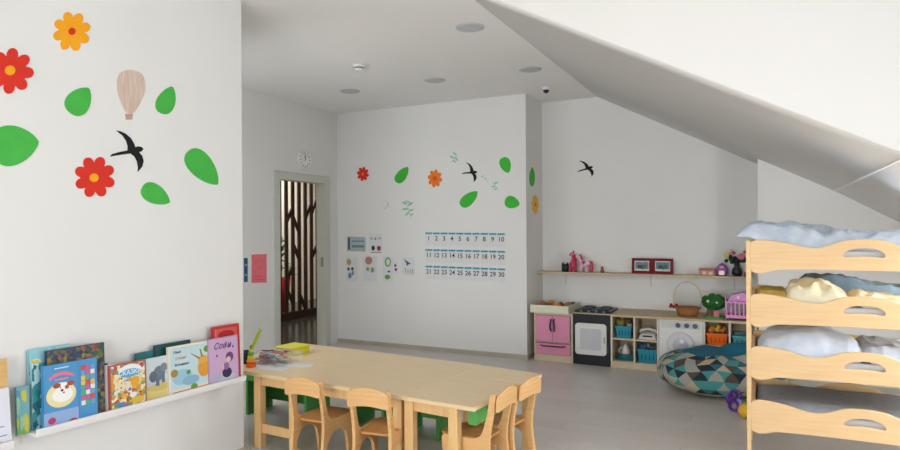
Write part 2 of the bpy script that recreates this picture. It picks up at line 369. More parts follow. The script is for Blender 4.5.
cm = thing('camera_dome', 'tiny white security camera with black dome near the corner', 'security camera', (-2.008, 6.3, ZC))
mb(WHITE).lathe([(.05, 0), (.05, -.02), (.036, -.035)]).build('housing', cm)
mb(BLACK).ball((0, 0, -.037), .032).build('lens_dome', cm)

# ================================================================== WALL STICKERS
# plane: ('X', x) faces +x, ('Y', y) faces -y ; outlines are points on the wall measured in the photo
def wallpt(pl_, p):
    return onX(p[0], p[1], pl_[1]) if pl_[0] == 'X' else onY(p[0], p[1], pl_[1])
def loc2(pl_, P): return (P.y, P.z) if pl_[0] == 'X' else (P.x, P.z)
def frame(pl_):
    return (Matrix(((0, 0, 1), (1, 0, 0), (0, 1, 0))) if pl_[0] == 'X' else Matrix(((1, 0, 0), (0, 0, -1), (0, 1, 0)))).to_4x4()
def wall_root(name, label, cat, pl_, c, group=None):
    P = wallpt(pl_, c); o = thing(name, label, cat, P, 0, group); o.rotation_euler = frame(pl_).to_euler(); return o, loc2(pl_, P)
def wall_thing(name, label, cat, pl_, c, parts, group=None):
    """parts: (part name, [outlines in px], material, thickness, lift)"""
    if len(parts) == 1:
        P = wallpt(pl_, c); o0 = loc2(pl_, P); _, ols, m_, th, lift = parts[0]
        L = [[tuple(a - b for a, b in zip(loc2(pl_, wallpt(pl_, q)), o0)) for q in ol] for ol in ols]
        o = MB().use(m_)
        for l in L: o.plate([l], th, T(0, 0, lift + th / 2))
        o = o.build(name); o.location = P; o.rotation_euler = frame(pl_).to_euler(); return tag(o, label, cat, group)
    r, o0 = wall_root(name, label, cat, pl_, c, group)
    for nm, ols, m_, th, lift in parts:
        L = [[tuple(a - b for a, b in zip(loc2(pl_, wallpt(pl_, q)), o0)) for q in ol] for ol in ols]
        b = MB().use(m_)
        for l in L: b.plate([l], th, T(0, 0, lift + th / 2))
        b.build(nm, r)
    return r
def flower_px(cx, cy, rx, ry, n, a0=0, depth=.5):
    out = []
    for k in range(n * 12):
        t = 2 * PI * k / (n * 12); q = abs(math.cos(n * (t - a0) / 2)) ** .45; r = (1 - depth) + depth * q
        out.append((cx + rx * r * math.cos(t), cy + ry * r * math.sin(t)))
    return out
def leaf_px(base, tip, w, p=.55, q=.75, bend=0):
    bx, by = base; dx, dy = tip[0] - bx, tip[1] - by; L = math.hypot(dx, dy); nx, ny = -dy / L, dx / L; N = 14
    pk = (p / (p + q)) ** p * (q / (p + q)) ** q; a = []; b = []
    for k in range(N + 1):
        t = (1 - math.cos(PI * k / N)) / 2; h = w * (t ** p) * ((1 - t) ** q) / pk; s = bend * math.sin(PI * t)
        a.append((bx + dx * t + nx * (s + h), by + dy * t + ny * (s + h)))
        if 0 < k < N: b.append((bx + dx * t + nx * (s - h), by + dy * t + ny * (s - h)))
    return a + b[::-1]
SWAL = [(417, 38), (433, 41), (452, 50), (470, 66), (481, 84), (486, 98), (496, 95), (508, 97), (515, 104), (511, 111), (500, 117), (511, 130), (516, 148), (511, 168), (495, 187), (496, 170), (492, 150), (484, 133), (470, 121), (450, 123), (425, 127), (395, 132), (402, 123), (430, 115), (458, 110), (459, 95), (453, 75), (440, 56)]
def swallow_px(cx, cy, s, rot=0, sx=1):
    out = []
    for x, y in SWAL:
        x = (x - 458) / 3.6 * s * sx; y = (y - 110) / 3.6 * s; out.append((cx + x * math.cos(rot) - y * math.sin(rot), cy + x * math.sin(rot) + y * math.cos(rot)))
    return out
PLW = ('X', XL); PBW = ('Y', YB); PRW = ('X', XRET); PCW = ('Y', YC); PDW = ('X', XD)
RED = mat('red_foam', (218, 44, 24), .65, var=.05); ORG = mat('orange_foam', (250, 168, 10), .65, var=.04); ORG2 = mat('deep_orange_foam', (240, 122, 30), .65)
LGRN = mat('leaf_green', (70, 182, 70), .65, var=.06, scale=14); LGRN2 = mat('leaf_green_bright', (60, 186, 52), .65, var=.06); BIRD = mat('black_felt', (14, 22, 22), .8)
YEL = mat('yellow_foam', (240, 186, 50), .65)
wall_thing('flower_sticker', 'yellow-orange flower with a red centre at the top of the near left wall', 'wall sticker', PLW, (71.5, 31),
    [('petals', [flower_px(71.5, 31.5, 19, 20, 8, .5, .52)], ORG, .004, 0), ('flower_centre', [circ(71.3, 31.5, 3.6, 3.6)], RED, .002, .004)], 'flowers on the near wall')
wall_thing('flower_sticker', 'red flower with a yellow centre cut by the left picture edge', 'wall sticker', PLW, (11, 71),
    [('petals', [flower_px(10.5, 71, 23, 23, 8, .1, .52)], RED, .004, 0), ('flower_centre', [circ(9.5, 70.5, 5.2, 4.8)], ORG, .002, .004)], 'flowers on the near wall')
wall_thing('flower_sticker', 'red flower with a yellow centre left of the black swallow on the near wall', 'wall sticker', PLW, (94, 177),
    [('petals', [flower_px(94.5, 177, 20.5, 21, 8, .35, .48)], RED, .004, 0), ('flower_centre', [circ(93.5, 177.8, 4.5, 4.2)], ORG, .002, .004)], 'flowers on the near wall')
for base, tip, wd, lab in [((70, 113), (88.5, 88), 12.5, 'rounded green leaf left of the hot air balloon'), ((161, 113.5), (172, 86.5), 9.5, 'small green leaf right of the hot air balloon'),
        ((-9, 148), (38.5, 142), 20.5, 'largest green leaf, cut by the left picture edge'), ((142, 187), (169.5, 202.5), 9.8, 'green leaf directly below the black swallow on the near wall'), ((188, 151), (217.5, 184.5), 12, 'green leaf nearest the right edge of the near wall')]:
    wall_thing('leaf_sticker', lab, 'wall sticker', PLW, base, [('leaf', [leaf_px(base, tip, wd, .42, .72)], LGRN, .003, 0)], 'green leaves on the near wall')
wall_thing('swallow_sticker', 'black flying swallow silhouette on the near left wall', 'wall sticker', PLW, (127, 150), [('bird', [swallow_px(127.3, 150.5, 1)], BIRD, .003, 0)], 'black swallows')
# balloon drawing
bal = smooth([(124, 70.5), (117.5, 78), (117.5, 92), (122, 105), (126.5, 112.5), (133.5, 112.5), (140, 103), (145, 90), (143.5, 77), (136, 71)], 4, True)
wall_thing('balloon_sticker', 'pale pink and cream striped hot air balloon drawing on the wall', 'wall sticker', PLW, (130, 95),
    [('envelope', [bal], mat('balloon_paper', (224, 206, 192), .8, scale=7, stretch=(10, 1, 1), rgb2=(208, 180, 162), var=.1), .002, 0),
     ('basket', [[(125, 114), (133, 113.5), (132, 119.5), (126, 119.8)]], flat((196, 158, 140)), .002, 0),
     ('stripes', [[(x0 + .1 * (x0 - 130), 75 + abs(x0 - 130) * .35), (x0 + .9 + .1 * (x0 - 130), 75 + abs(x0 - 130) * .35), (130 + (x0 - 130) * .35 + .5, 111), (130 + (x0 - 130) * .35, 111)] for x0 in (120, 124, 128, 132, 136, 140)], flat((214, 186, 170)), .0006, .002)])
# back wall
wall_thing('flower_sticker', 'small red flower on the back wall left of all the leaves', 'wall sticker', PBW, (363, 174),
    [('petals', [flower_px(363, 174, 6, 7.2, 8, .2, .5)], RED, .004, 0), ('flower_centre', [circ(363, 174, 1.3, 1.5)], ORG2, .002, .004)], 'flowers on the back walls')
wall_thing('flower_sticker', 'orange flower with a darker centre on the back wall', 'wall sticker', PBW, (435, 178.5),
    [('petals', [flower_px(435, 178.5, 7.2, 9, 8, .2, .45)], ORG2, .004, 0), ('flower_centre', [circ(435, 178.5, 2, 2.3)], flat((226, 84, 20)), .002, .004)], 'flowers on the back walls')
wall_thing('flower_sticker', 'yellow flower on the narrow side face of the back wall', 'wall sticker', PRW, (535, 204.5),
    [('petals', [flower_px(535, 204.5, 3.6, 10, 8, .2, .45)], YEL, .004, 0), ('flower_centre', [circ(535, 204.5, .9, 2.2)], flat((226, 120, 30)), .002, .004)], 'flowers on the back walls')
for base, tip, wd, lab in [((396.5, 182.5), (408, 167), 5.2, 'green leaf between the red and the orange flower'), ((461, 206), (477.5, 191.5), 5.8, 'green leaf below the back wall swallow'),
        ((503, 157.5), (508.5, 173), 5.6, 'green leaf with its tip down, highest at the right end of the back wall'), ((505, 200.5), (519.7, 204.5), 6.2, 'green leaf with its tip right, above the last number cards')]:
    wall_thing('leaf_sticker', lab, 'wall sticker', PBW, base, [('leaf', [leaf_px(base, tip, wd, .42, .7)], LGRN2, .003, 0)], 'green leaves on the back wall')
wall_thing('leaf_sticker', 'green leaf on the narrow side face above the yellow flower', 'wall sticker', PRW, (532, 177), [('leaf', [leaf_px((531.8, 186.5), (532.2, 167), 2.8)], LGRN2, .003, 0)], 'green leaves on the back wall')
wall_thing('swallow_sticker', 'black swallow above the number cards on the back wall', 'wall sticker', PBW, (470, 172), [('bird', [swallow_px(470, 172, .46, .12, .98)], BIRD, .003, 0)], 'black swallows')
wall_thing('swallow_sticker', 'black swallow alone on the alcove wall beneath the sloped ceiling', 'wall sticker', PCW, (586, 169), [('bird', [swallow_px(585.5, 168.5, .42, -.12, 1.15)], BIRD, .003, 0)], 'black swallows')
MINT = mat('mint_vinyl', (150, 204, 168), .8)
def sprig(cx, cy, pts, lv, lab):
    ols = [leaf_px((cx + x, cy + y), (cx + x + dx, cy + y + dy), wd) for x, y, dx, dy, wd in lv]
    st = [(cx + x, cy + y) for x, y in pts]
    ols.append([(x - .25, y) for x, y in st] + [(x + .25, y) for x, y in st[::-1]])
    wall_thing('sprig_sticker', lab, 'wall sticker', PBW, (cx, cy), [('sprig', ols, MINT, .001, 0)], 'pale green sprigs')
sprig(408, 208, [(-3, -8), (0, 0), (3, 10)], [(-1, -4, -5, -2, 1), (0, -2, 5, -4, 1.1), (0, 1, -6, 0, 1.1), (1, 3, 5, -2, 1), (1, 4, -4, 4, 1), (2, 7, 3.5, -1, .9), (-2, -7, 5, 2, .9)], 'pale mint leafy sprig below the first green leaf')
sprig(454, 158, [(3, -4), (0, 1), (-3, 4)], [(1, -1, 3, 4, 1), (0, 0, -4.5, -2, 1), (2, -3, -3, -3, .9), (-1, 2, 3, 2.5, .9)], 'pale mint sprig left above the back wall swallow')
sprig(495, 186, [(-3, -4), (0, 0), (4, 4.5)], [(-1, -2, 4, -2, 1), (0, 0, -3.5, 1.5, .9), (2, 2, -3, 2, .8)], 'pale mint sprig between the two rightmost leaves')
sprig(484, 178, [(-4, -2), (0, 0), (4, 4)], [(-2, -1, 2, -2, .5), (1, 1, 2, -1, .5)], 'thin pale mint trail right of the back wall swallow')

# number cards
CARD = flat((226, 226, 226)); TEAL = flat((46, 150, 168)); INK = flat((40, 42, 48)); LBL = flat((176, 212, 222))
xs0, xs1 = -3.578, -2.556; pitch = (xs1 - xs0) / 10
for r, (zt) in enumerate((1.398, 1.200, 1.004)):
    for k in range(10):
        n = r * 10 + k + 1; x = xs0 + pitch * (k + .5)
        o = bpy.data.objects.new('number_card', None); C.objects.link(o); o.location = (x, YB, zt - .076 - .0012 * k); o.rotation_euler = frame(PBW).to_euler(); o.empty_display_size = .05
        where = ('top', 'middle', 'bottom')[r]
        tag(o, 'white card printed %d under a teal strip, in the %s row of cards' % (n, where), 'number card', 'number cards on the back wall')
        mb(CARD).box(-.047, .047, -.078, .076, 0, .002).build('card', o)
        mb(LBL).box(-.049, .049, .052, .078, .002, .0025).use(TEAL).box(-.043, .043, .060, .076, .0025, .003).build('header_strip', o)
        mb(INK).text(str(n), .074, T(0, .006, .0032)).build('numeral', o)

# small posters on back wall, and papers by door
PAPER = flat((222, 224, 228)); GPAP = flat((172, 184, 194))
def poster(name, lab, cat, pl_, x0, y0, x1, y1, base, blobs, group=None, skew=0):
    parts = [('sheet', [[(x0, y0), (x1, y0 + skew), (x1, y1 + skew), (x0, y1)]], base, .002, 0)]
    for i, (nm, ols, c) in enumerate(blobs): parts.append((nm, ols, flat(c), .0006, .002 + .0006 * i))
    wall_thing(name, lab, cat, pl_, ((x0 + x1) / 2, (y0 + y1) / 2), parts, group)
G = 'picture sheets on the back wall'
poster('poster', 'blue-grey sheet with a dark upright strip, left end of the upper sheet row', 'poster', PBW, 347, 236.5, 365.5, 251, GPAP,
    [('dark_strip', [rect(348.2, 237.5, 350, 249.5)], (50, 70, 90)), ('text_lines', [rect(352, 240.6, 364, 241.8), rect(352, 245.2, 364.5, 247.5)], (110, 136, 140)), ('yellow_line', [rect(353, 248.5, 364, 249)], (190, 180, 130))], G, .6)
poster('poster', 'white sheet with red and dark little pictures, upper row', 'poster', PBW, 369, 233.5, 382.5, 253, PAPER,
    [('dark_picture', [circ(373.3, 248, 1.7, 2.6)], (60, 50, 56)), ('red_picture', [circ(379, 248.3, 2, 2.6)], (150, 70, 60)), ('small_drawings', [circ(371.5, 238.5, 1.2, 1), circ(375.5, 238.8, 1.3, 1.3), circ(379.8, 238.4, 1.2, 1)], (160, 160, 130)), ('caption', [rect(371, 252, 381, 252.6)], (90, 90, 90))], G, .5)
poster('poster', 'white sheet with a tan bear shape, leftmost of the lower sheets', 'poster', PBW, 346, 257, 357.5, 281, PAPER,
    [('tan_figure', [circ(349, 262, 2.2, 3.2)], (180, 160, 110)), ('dark_figures', [circ(348.6, 269, 1.3, 1.6), circ(352.5, 268.8, 1.4, 1.6)], (70, 80, 90)), ('blue_figure', [circ(350, 275.5, 1.8, 3), circ(353, 273, 1.1, 2.4)], (110, 140, 160))], G, .5)
poster('poster', 'white sheet with a pink-brown round picture on top, lower row', 'poster', PBW, 363.5, 256, 377, 281, PAPER,
    [('round_picture', [circ(368.8, 260.5, 3.6, 4)], (188, 130, 112)), ('green_animals', [circ(367.8, 269, 1.6, 2.2), circ(372.5, 270, 1.9, 2.7)], (150, 160, 110))], G, .5)
poster('poster', 'white sheet with green frog and cup pictures, lower row', 'poster', PBW, 383, 256, 393, 281.5, PAPER,
    [('green_ring', [circ(388, 262, 3.2, 4.8)], (110, 170, 96)), ('ring_inside', [circ(388.2, 262, 1.9, 3.2)], (220, 224, 216)), ('green_cup', [circ(387.6, 277, 2.8, 2.4)], (110, 160, 84)), ('dark_mark', [circ(389, 271.5, 1.3, .9)], (70, 70, 70))], G, .4)
poster('poster', 'narrow white strip with two small dark marks beside the frog sheet', 'poster', PBW, 393.5, 262, 398, 273, PAPER,
    [('dark_marks', [circ(395.3, 265.5, 1.1, 1.4), circ(396, 269.5, 1.2, 1.5)], (110, 70, 70))], G, .2)
poster('poster', 'white sheet with a grey bird and pale plants, rightmost of the lower sheets', 'poster', PBW, 402, 257, 415, 275, PAPER,
    [('grey_bird', [[(404, 259), (407, 261), (409, 262.5), (411, 263.5), (408.5, 264.6), (406.5, 266), (406.5, 263.5)]], (84, 94, 104)), ('pale_plants', [rect(405, 268, 406.2, 272.5), rect(407.5, 269, 408.7, 273.5), rect(410, 269, 411.2, 274), rect(412.3, 269, 413.5, 274)], (190, 184, 150))], G, .4)
poster('wall_notice', 'narrow dark blue strip left of the pink paper', 'notice', PDW, 243.8, 258, 247.6, 282, flat((58, 92, 124)), [('pale_band', [rect(244.5, 264, 247, 266), rect(244.5, 274, 247, 276)], (140, 170, 190))])
poster('wall_notice', 'pink paper notice left of the doorway', 'notice', PDW, 251.5, 254.5, 266.5, 283, mat('pink_paper', (240, 120, 132), .8, var=.08, scale=20), [('faint_print', [rect(254, 276, 262, 277), rect(254, 279, 264, 280)], (226, 96, 110))], None, -.5)
th = mb(WHITE).lathe([(.05, 0), (.05, .012), (.042, .02)], n=24).build('wall_thermostat'); th.location = onY(385, 204.5, YB); th.rotation_euler = frame(PBW).to_euler()
tag(th, 'small round white wall fitting below and left of the first leaf', 'wall fitting')
# clock
ck_, _ = wall_root('wall_clock', 'round white wall clock above the open doorway', 'clock', PDW, (304, 160))
mb(mat('clock_rim', (232, 232, 226), .4)).lathe([(.118, 0), (.12, .03), (.112, .036), (.102, .03), (.102, .004)], n=36, cap=False).build('rim', ck_)
fc = mb(flat((244, 244, 240))).lathe([(.102, 0), (.102, .016)], n=36); fc.use(INK)
for k in range(12):
    a = k * PI / 6; R_ = Matrix.Rotation(a, 4, 'Z'); fc.plate([rect(-.004, .074, .004, .094)], .001, T(0, 0, .0168) @ R_)
fc.build('dial', ck_)
for L, wd, a in ((.055, .006, -.15), (.08, .004, .08)):
    mb(INK).plate([rect(-wd * .7, -.012, wd * .7, L)], .001, T(0, 0, .019) @ Matrix.Rotation(a, 4, 'Z')).build('clock_hand', ck_)

# ================================================================== TABLES
def leg_table(name, lab, quad, legs, ztop=.5, green=False):
    t = thing(name, lab, 'table', (sum(p[0] for p in quad) / 4, sum(p[1] for p in quad) / 4, 0), 0, 'low tables pushed together')
    ox, oy = t.location.x, t.location.y; q = [(x - ox, y - oy) for x, y in quad]
    b = mb(TOPW).hexa([(x, y, ztop - .004) for x, y in q], [(x, y, ztop) for x, y in q]); b.build('tabletop', t)
    mb(EDGE).hexa([(x, y, ztop - .024) for x, y in q], [(x, y, ztop - .004) for x, y in q]).build('top_board', t, bevel=.002)
    L = [(x - ox, y - oy) for x, y in legs]; s = .028
    for x, y in L: mb(LEGW).box(x - s, x + s, y - s, y + s, 0, ztop - .024).build('leg', t, bevel=.004)
    def bar(a, b_, z0, z1, w_, nm):
        d = Vector((b_[0] - a[0], b_[1] - a[1])); L_ = d.length; d.normalize(); n = Vector((-d.y, d.x)) * w_; a2 = Vector(a) + d * s; b2 = Vector(b_) - d * s
        P = [a2 - n, b2 - n, b2 + n, a2 + n]
        mb(LEGW).hexa([(p.x, p.y, z0) for p in P], [(p.x, p.y, z1) for p in P]).build(nm, t, bevel=.002)
    for i in range(4):
        if i == 1 and green: continue
        bar(L[i], L[(i + 1) % 4], ztop - .085, ztop - .024, .01, 'apron')
    return t, L, bar
t1, L, bar = leg_table('low_table', 'long low wooden table with a pale laminate top holding the craft boxes', [(-3.47, 3.158), (-1.837, 3.045), (-1.772, 3.98), (-3.42, 4.10)],
    [(-3.0, 3.16), (-1.875, 3.09), (-1.82, 3.92), (-3.2, 4.01)])
xl = (L[0][0] + .30, L[0][1] - .02); mb(LEGW).box(xl[0] - .02, xl[0] + .02, xl[1] - .02, xl[1] + .02, 0, .476).build('leg', t1, bevel=.004); bar(L[0], (xl[0] + .01, xl[1]), .1, .16, .009, 'stretcher')
t2, L, bar = leg_table('low_table', 'short low wooden table at the right end beside the two side chairs', [(-1.835, 3.044), (-1.366, 3.012), (-1.279, 3.889), (-1.77, 3.975)],
    [(-1.795, 3.085), (-1.50, 3.052), (-1.36, 3.83), (-1.735, 3.91)], green=True)
mb(GREEN).hexa([(x - t2.location.x, y - t2.location.y, .375) for x, y in ((-1.44, 3.10), (-1.395, 3.10), (-1.335, 3.78), (-1.385, 3.78))], [(x - t2.location.x, y - t2.location.y, .475) for x, y in ((-1.44, 3.10), (-1.395, 3.10), (-1.335, 3.78), (-1.385, 3.78))]).build('end_apron', t2)['label'] = 'green board under the table end'

# ================================================================== CHAIRS
def make_chair(lab):
    t = thing('child_chair', lab, 'chair', (0, 0, 0), 0, 'small birch chairs around the tables')
    w_ = .110
    side = smooth([(-.165, 0), (-.150, .12), (-.133, .24), (-.136, .34), (-.158, .46), (-.172, .545)], 3) + [(-.168, .557), (-.152, .561), (-.137, .552)] + \
        smooth([(-.122, .46), (-.098, .37), (-.075, .325), (-.03, .305)], 3) + [(.15, .305), (.162, .295), (.166, .279)] + smooth([(.16, .2), (.165, .1), (.172, 0)], 2) + [(.132, 0)] + \
        smooth([(.125, .1), (.10, .19), (.03, .232), (-.04, .225), (-.095, .17), (-.118, .08), (-.124, 0)], 3)
    for sx in (-1, 1): mb(BIRCH).plate([side], .02, T(sx * w_, 0, 0) @ MYZ, .002).build('side_frame', t)
    st = rrect(-.099, -.10, .099, .19, .03); mb(SEATW).plate([st], .014, T(0, 0, .300), .003).build('seat', t)
    # curved backrest
    b = MB().use(BIRCH); nx = 16; cols = []
    for i in range(nx + 1):
        u = -1 + 2 * i / nx; x = u * .125; zt = .545 + .038 * math.cos(u * PI / 2) ** .8 if abs(u) < 1 else .545; zb = .462 + .018 * math.cos(u * PI / 2) if abs(u) < 1 else .462
        if abs(u) > .93: zt -= .012; zb += .006
        yo = -.172 - .012 * (1 - u * u)
        cols.append([b.bm.verts.new(p) for p in ((x, yo, zb), (x, yo - .011, zb), (x, yo - .016, zt), (x, yo - .005, zt))])
    for a, c in zip(cols, cols[1:]):
        for k in range(4): b.bm.faces.new((a[k], a[(k + 1) % 4], c[(k + 1) % 4], c[k])).smooth = False
    b.bm.faces.new(cols[0]); b.bm.faces.new(cols[-1][::-1]); b.build('backrest', t, bevel=.0025)
    mb(BIRCH).box(-.1, .1, .12, .138, .25, .297).build('front_rail', t)
    mb(BIRCH).box(-.1, .1, -.142, -.126, .09, .13).build('rear_rail', t)
    return t
c0 = make_chair('birch child chair tucked under the table, first from the left')
def put(ch, bx, by, rot):    # bx,by = middle of backrest
    d = Vector((math.cos(rot + PI / 2), math.sin(rot + PI / 2))); ch.location = (bx + d.x * .175, by + d.y * .175, 0); ch.rotation_euler = (0, 0, rot)
put(c0, -2.42, 2.90, math.radians(3))
for bx, by, ro, lab in [(-1.935, 2.86, 8, 'birch child chair tucked under the table, second from the left'), (-1.26, 3.20, 86, 'birch child chair at the table end, nearer one with its seat behind the corner leg'),
                        (-1.215, 3.46, 80, 'birch child chair at the table end, the farther one turned slightly away')]:
    put(dup(c0, label=lab), bx, by, math.radians(ro))

# green stools
DG = GREEN
def stool(lab, x, y, w_, d_, h, rot=0):
    t = thing('green_stool', lab, 'stool', (x, y, 0), rot, 'green stools beneath the tables')
    mb(DG).box(-w_ / 2, w_ / 2, -d_ / 2, d_ / 2, h - .02, h).build('seat', t, bevel=.004)
    for sx in (-1, 1): mb(DG).box(sx * (w_ / 2 - .02) - .01, sx * (w_ / 2 - .02) + .01, -d_ / 2 + .01, d_ / 2 - .01, 0, h - .02).build('side_panel', t)
    mb(DG).box(-w_ / 2 + .03, w_ / 2 - .03, -d_ / 2 + .012, -d_ / 2 + .03, h - .15, h - .02).build('apron', t)
    mb(DG).box(-w_ / 2 + .03, w_ / 2 - .03, d_ / 2 - .03, d_ / 2 - .012, .06, h - .02).build('back_panel', t)
stool('green wooden bench under the left end of the long table', -3.32, 3.80, .62, .3, .42)
stool('green wooden stool seen between the first chair and its seat', -2.55, 3.9, .3, .3, .4)
stool('green wooden stool seen through the back of the second chair', -2.12, 3.9, .32, .3, .4)

# ================================================================== THINGS ON THE TABLE
ZT = .5
cp = thing('pencil_cup', 'black pencil cup at the left end of the table', 'cup', (-3.27, 3.32, ZT))
mb(BLACK).lathe([(.03, 0), (.034, .09), (.031, .09), (.028, .01)], n=20).build('cup', cp)
rl = mb(mat('lime_plastic', (186, 206, 40), .4)).hexa([(-.013, -.002, 0), (.013, -.002, 0), (.013, .002, 0), (-.013, .002, 0)], [(-.013, -.002, .30), (.013, -.002, .30), (.013, .002, .30), (-.013, .002, .30)]).build('ruler')
rl.location = (-3.278, 3.32, ZT + .015); rl.rotation_euler = (0, .62, -.2); tag(rl, 'lime green ruler leaning out of the black cup', 'ruler')
tw = thing('stacking_toy', 'small orange, yellow and green stacking cone beside the black cup', 'toy', (-3.155, 3.24, ZT))
for z, r, c in ((0, .034, (232, 96, 30)), (.03, .028, (240, 140, 30)), (.055, .022, (226, 196, 50)), (.078, .019, (90, 160, 70)), (.1, .014, (200, 200, 60))):
    mb(flat(c, .4)).lathe([(r * .8, z), (r, z + .006), (r, z + .02), (r * .75, z + .026)], n=18).build('ring', tw)
mb(flat((120, 130, 60))).cyl((0, 0, .12), (0, 0, .15), .006).build('tip', tw)
BXX, BXY = -3.10, 3.42
bxr = thing('clear_box', 'clear plastic box full of coloured pens on the table', 'box', (BXX, BXY, ZT), -.08)
bw, bd, bh = .145, .125, .075
b = mb(CLEAR).box(-bw, bw, -bd, bd, 0, .004)
b.box(-bw, -bw + .004, -bd, bd, .004, bh).box(bw - .004, bw, -bd, bd, .004, bh).box(-bw + .004, bw - .004, -bd, -bd + .004, .004, bh).box(-bw + .004, bw - .004, bd - .004, bd, .004, bh)
b.box(-bw - .006, bw + .006, -bd - .006, bd + .006, bh, bh + .005)
b.build('tub', bxr)
rp = random.Random(11); cols = [(70, 110, 90), (190, 60, 50), (60, 80, 140), (120, 60, 50), (220, 190, 80), (60, 60, 66), (200, 190, 180), (200, 110, 120), (150, 160, 170)]
for k in range(44):
    a = rp.uniform(-.5, .5) + (PI / 2 if rp.random() < .25 else 0); x, y = rp.uniform(-.078, .078), rp.uniform(-.065, .065); z = .01 + .0016 * k
    hx, hy = math.cos(a) * .055, math.sin(a) * .055
    o = mb(flat(cols[k % 9], .45)).cyl((-.055, 0, 0), (.04, 0, 0), .0065, n=8).cyl((.04, 0, 0), (.055, 0, 0), .0065, .001, n=8).build('crayon')
    o.location = (BXX + x, BXY + y, ZT + z + .002); o.rotation_euler = (0, 0, a); tag(o, 'coloured crayon lying in the clear plastic box', 'crayon', 'crayons in the clear box')
yb = thing('yellow_box', 'yellow lidded box behind the clear box on the table', 'box', (-3.21, 3.74, ZT), -.1)
mb(mat('yellow_plastic', (206, 196, 40), .45)).box(-.085, .085, -.09, .09, 0, .05).build('tub', yb, bevel=.006)
mb(mat('yellow_lid', (218, 210, 44), .45)).box(-.09, .09, -.095, .095, .05, .062).build('lid', yb, bevel=.004)
for x, y, r, m_, lab, zz in [(-2.93, 3.42, .35, flat((226, 224, 222)), 'white sheet of paper sticking out right of the clear box', 0), (-3.02, 3.29, .1, flat((222, 222, 226)), 'white sheet of paper under the front of the clear box', 0)]:
    o = mb(m_).box(-.13, .13, -.06, .06, 0, .001).build('paper_sheet'); o.location = (x, y, ZT + zz); o.rotation_euler = (0, 0, r); tag(o, lab, 'paper', 'loose papers on the table')

# ================================================================== BOOK LEDGES
def ledge(name, lab, y0, y1, z):
    t = thing(name, lab, 'shelf', (XL, (y0 + y1) / 2, z), 0, 'white picture ledges'); h = (y1 - y0) / 2
    mb(SHELFW).box(0, .12, -h, h, 0, .014).build('board', t, bevel=.002)
    mb(SHELFW).box(.108, .122, -h, h, .014, .034).build('front_lip', t, bevel=.002)
    mb(SHELFW).box(0, .012, -h, h, -.04, 0).build('back_rail', t); t.rotation_euler = (-.020, 0, 0)
ZL = .522
ledge('wall_ledge', 'white wall ledge carrying the row of picture books', 1.655, 2.906, ZL)
ledge('wall_ledge', 'white ledge cut by the left picture edge', .9, 1.561, ZL + .002)
XF = XL + .095; ZB = ZL + .0145
def at_y(px, x=XF, py=400): return onX(px, py, x).y
def led(y): return ZB - .020 * (y - 2.264)
def book(name, lab, pxl, pxr, h, xf, col, art=None, th=.012, lean=3.5, roll=0, spine=None, y0=None, y1=None, zb=ZB, cat='book', grp='picture books on the white ledge'):
    """px = where its lower front corners stand along the ledge"""
    y0 = onX(*pxl, xf).y; y1 = onX(*pxr, xf).y; W = y1 - y0
    h *= 1.27; zb = led((y0 + y1) / 2) + .001
    o = thing(name, lab, cat, (xf, (y0 + y1) / 2, zb), 0, grp)
    o.rotation_euler = (Matrix.Rotation(math.radians(-lean), 3, 'Y') @ frame(PLW).to_3x3() @ Matrix.Rotation(math.radians(roll - 1.15), 3, 'Z')).to_euler()
    mb(col).box(-W / 2, W / 2, 0, h, -th * .2, 0).box(-W / 2, W / 2, 0, h, -th, -th * .8).box(-W / 2, -W / 2 + .002, 0, h, -th, 0).build('cover', o)
    mb(flat((232, 228, 216))).box(-W / 2 + .002, W / 2 - .003, .003, h - .003, -th * .8, -th * .2).build('pages', o)
    if art:
        b = MB()
        lvl = .0004
        for it in art:
            if it[0] == 'text':
                _, s, u, v, sz, c, sh = it; b.use(flat(c)).text(s, sz, T((u - .5) * W, v * h, lvl + .0002), .0003, shear=sh)
            else:
                c, ol = it; b.use(c if not isinstance(c, tuple) else flat(c)).poly([((u - .5) * W, v * h, lvl) for u, v in ol])
            lvl += .0001
        b.build('cover_picture', o, fix=False)
    return o
def blobs(seed, n, cols, x0, y0, x1, y1, r0, r1):
    r = random.Random(seed); out = []
    for k in range(n):
        cx, cy = r.uniform(x0, x1), r.uniform(y0, y1); a = r.uniform(r0, r1); rad = [a * r.uniform(.6, 1.25) for _ in range(9)]
        out.append((r.choice(cols), [(min(.99, max(.01, cx + rad[i] * math.cos(i * 2 * PI / 9))), min(.99, max(.01, cy + rad[i] * .8 * math.sin(i * 2 * PI / 9)))) for i in range(9)]))
    return out
book('picture_book', 'small blue and green book at the left end of the ledge', (17, 435), (30, 432), .165, XF - .03, mat('aqua_cover', (110, 170, 180), .5),
     [((120, 176, 104), rect(0, 0, 1, .35))] + blobs(1, 7, [(90, 150, 190), (150, 200, 170), (200, 190, 80)], 0, .1, 1, .9, .1, .25))
book('picture_book', 'tall pale aqua book with a small bird, behind the leaf patterned one', (30, 434), (72, 425), .285, XF - .056, mat('pale_aqua_cover', (146, 204, 214), .5),
     [((238, 238, 240), circ(.17, .82, .13, .05)), ((236, 200, 70), circ(.15, .84, .1, .022)), ((90, 170, 190), circ(.1, .7, .1, .04))] + blobs(2, 6, [(120, 190, 205), (170, 220, 225)], .3, .85, 1, 1, .05, .1))
book('picture_book', 'book with teal leaves on a pale cover, left of the dog book', (33, 433), (62, 427), .235, XF - .04, mat('light_leaf_cover', (170, 210, 216), .5),
     [(VLEAF, rect(0, 0, 1, 1))])
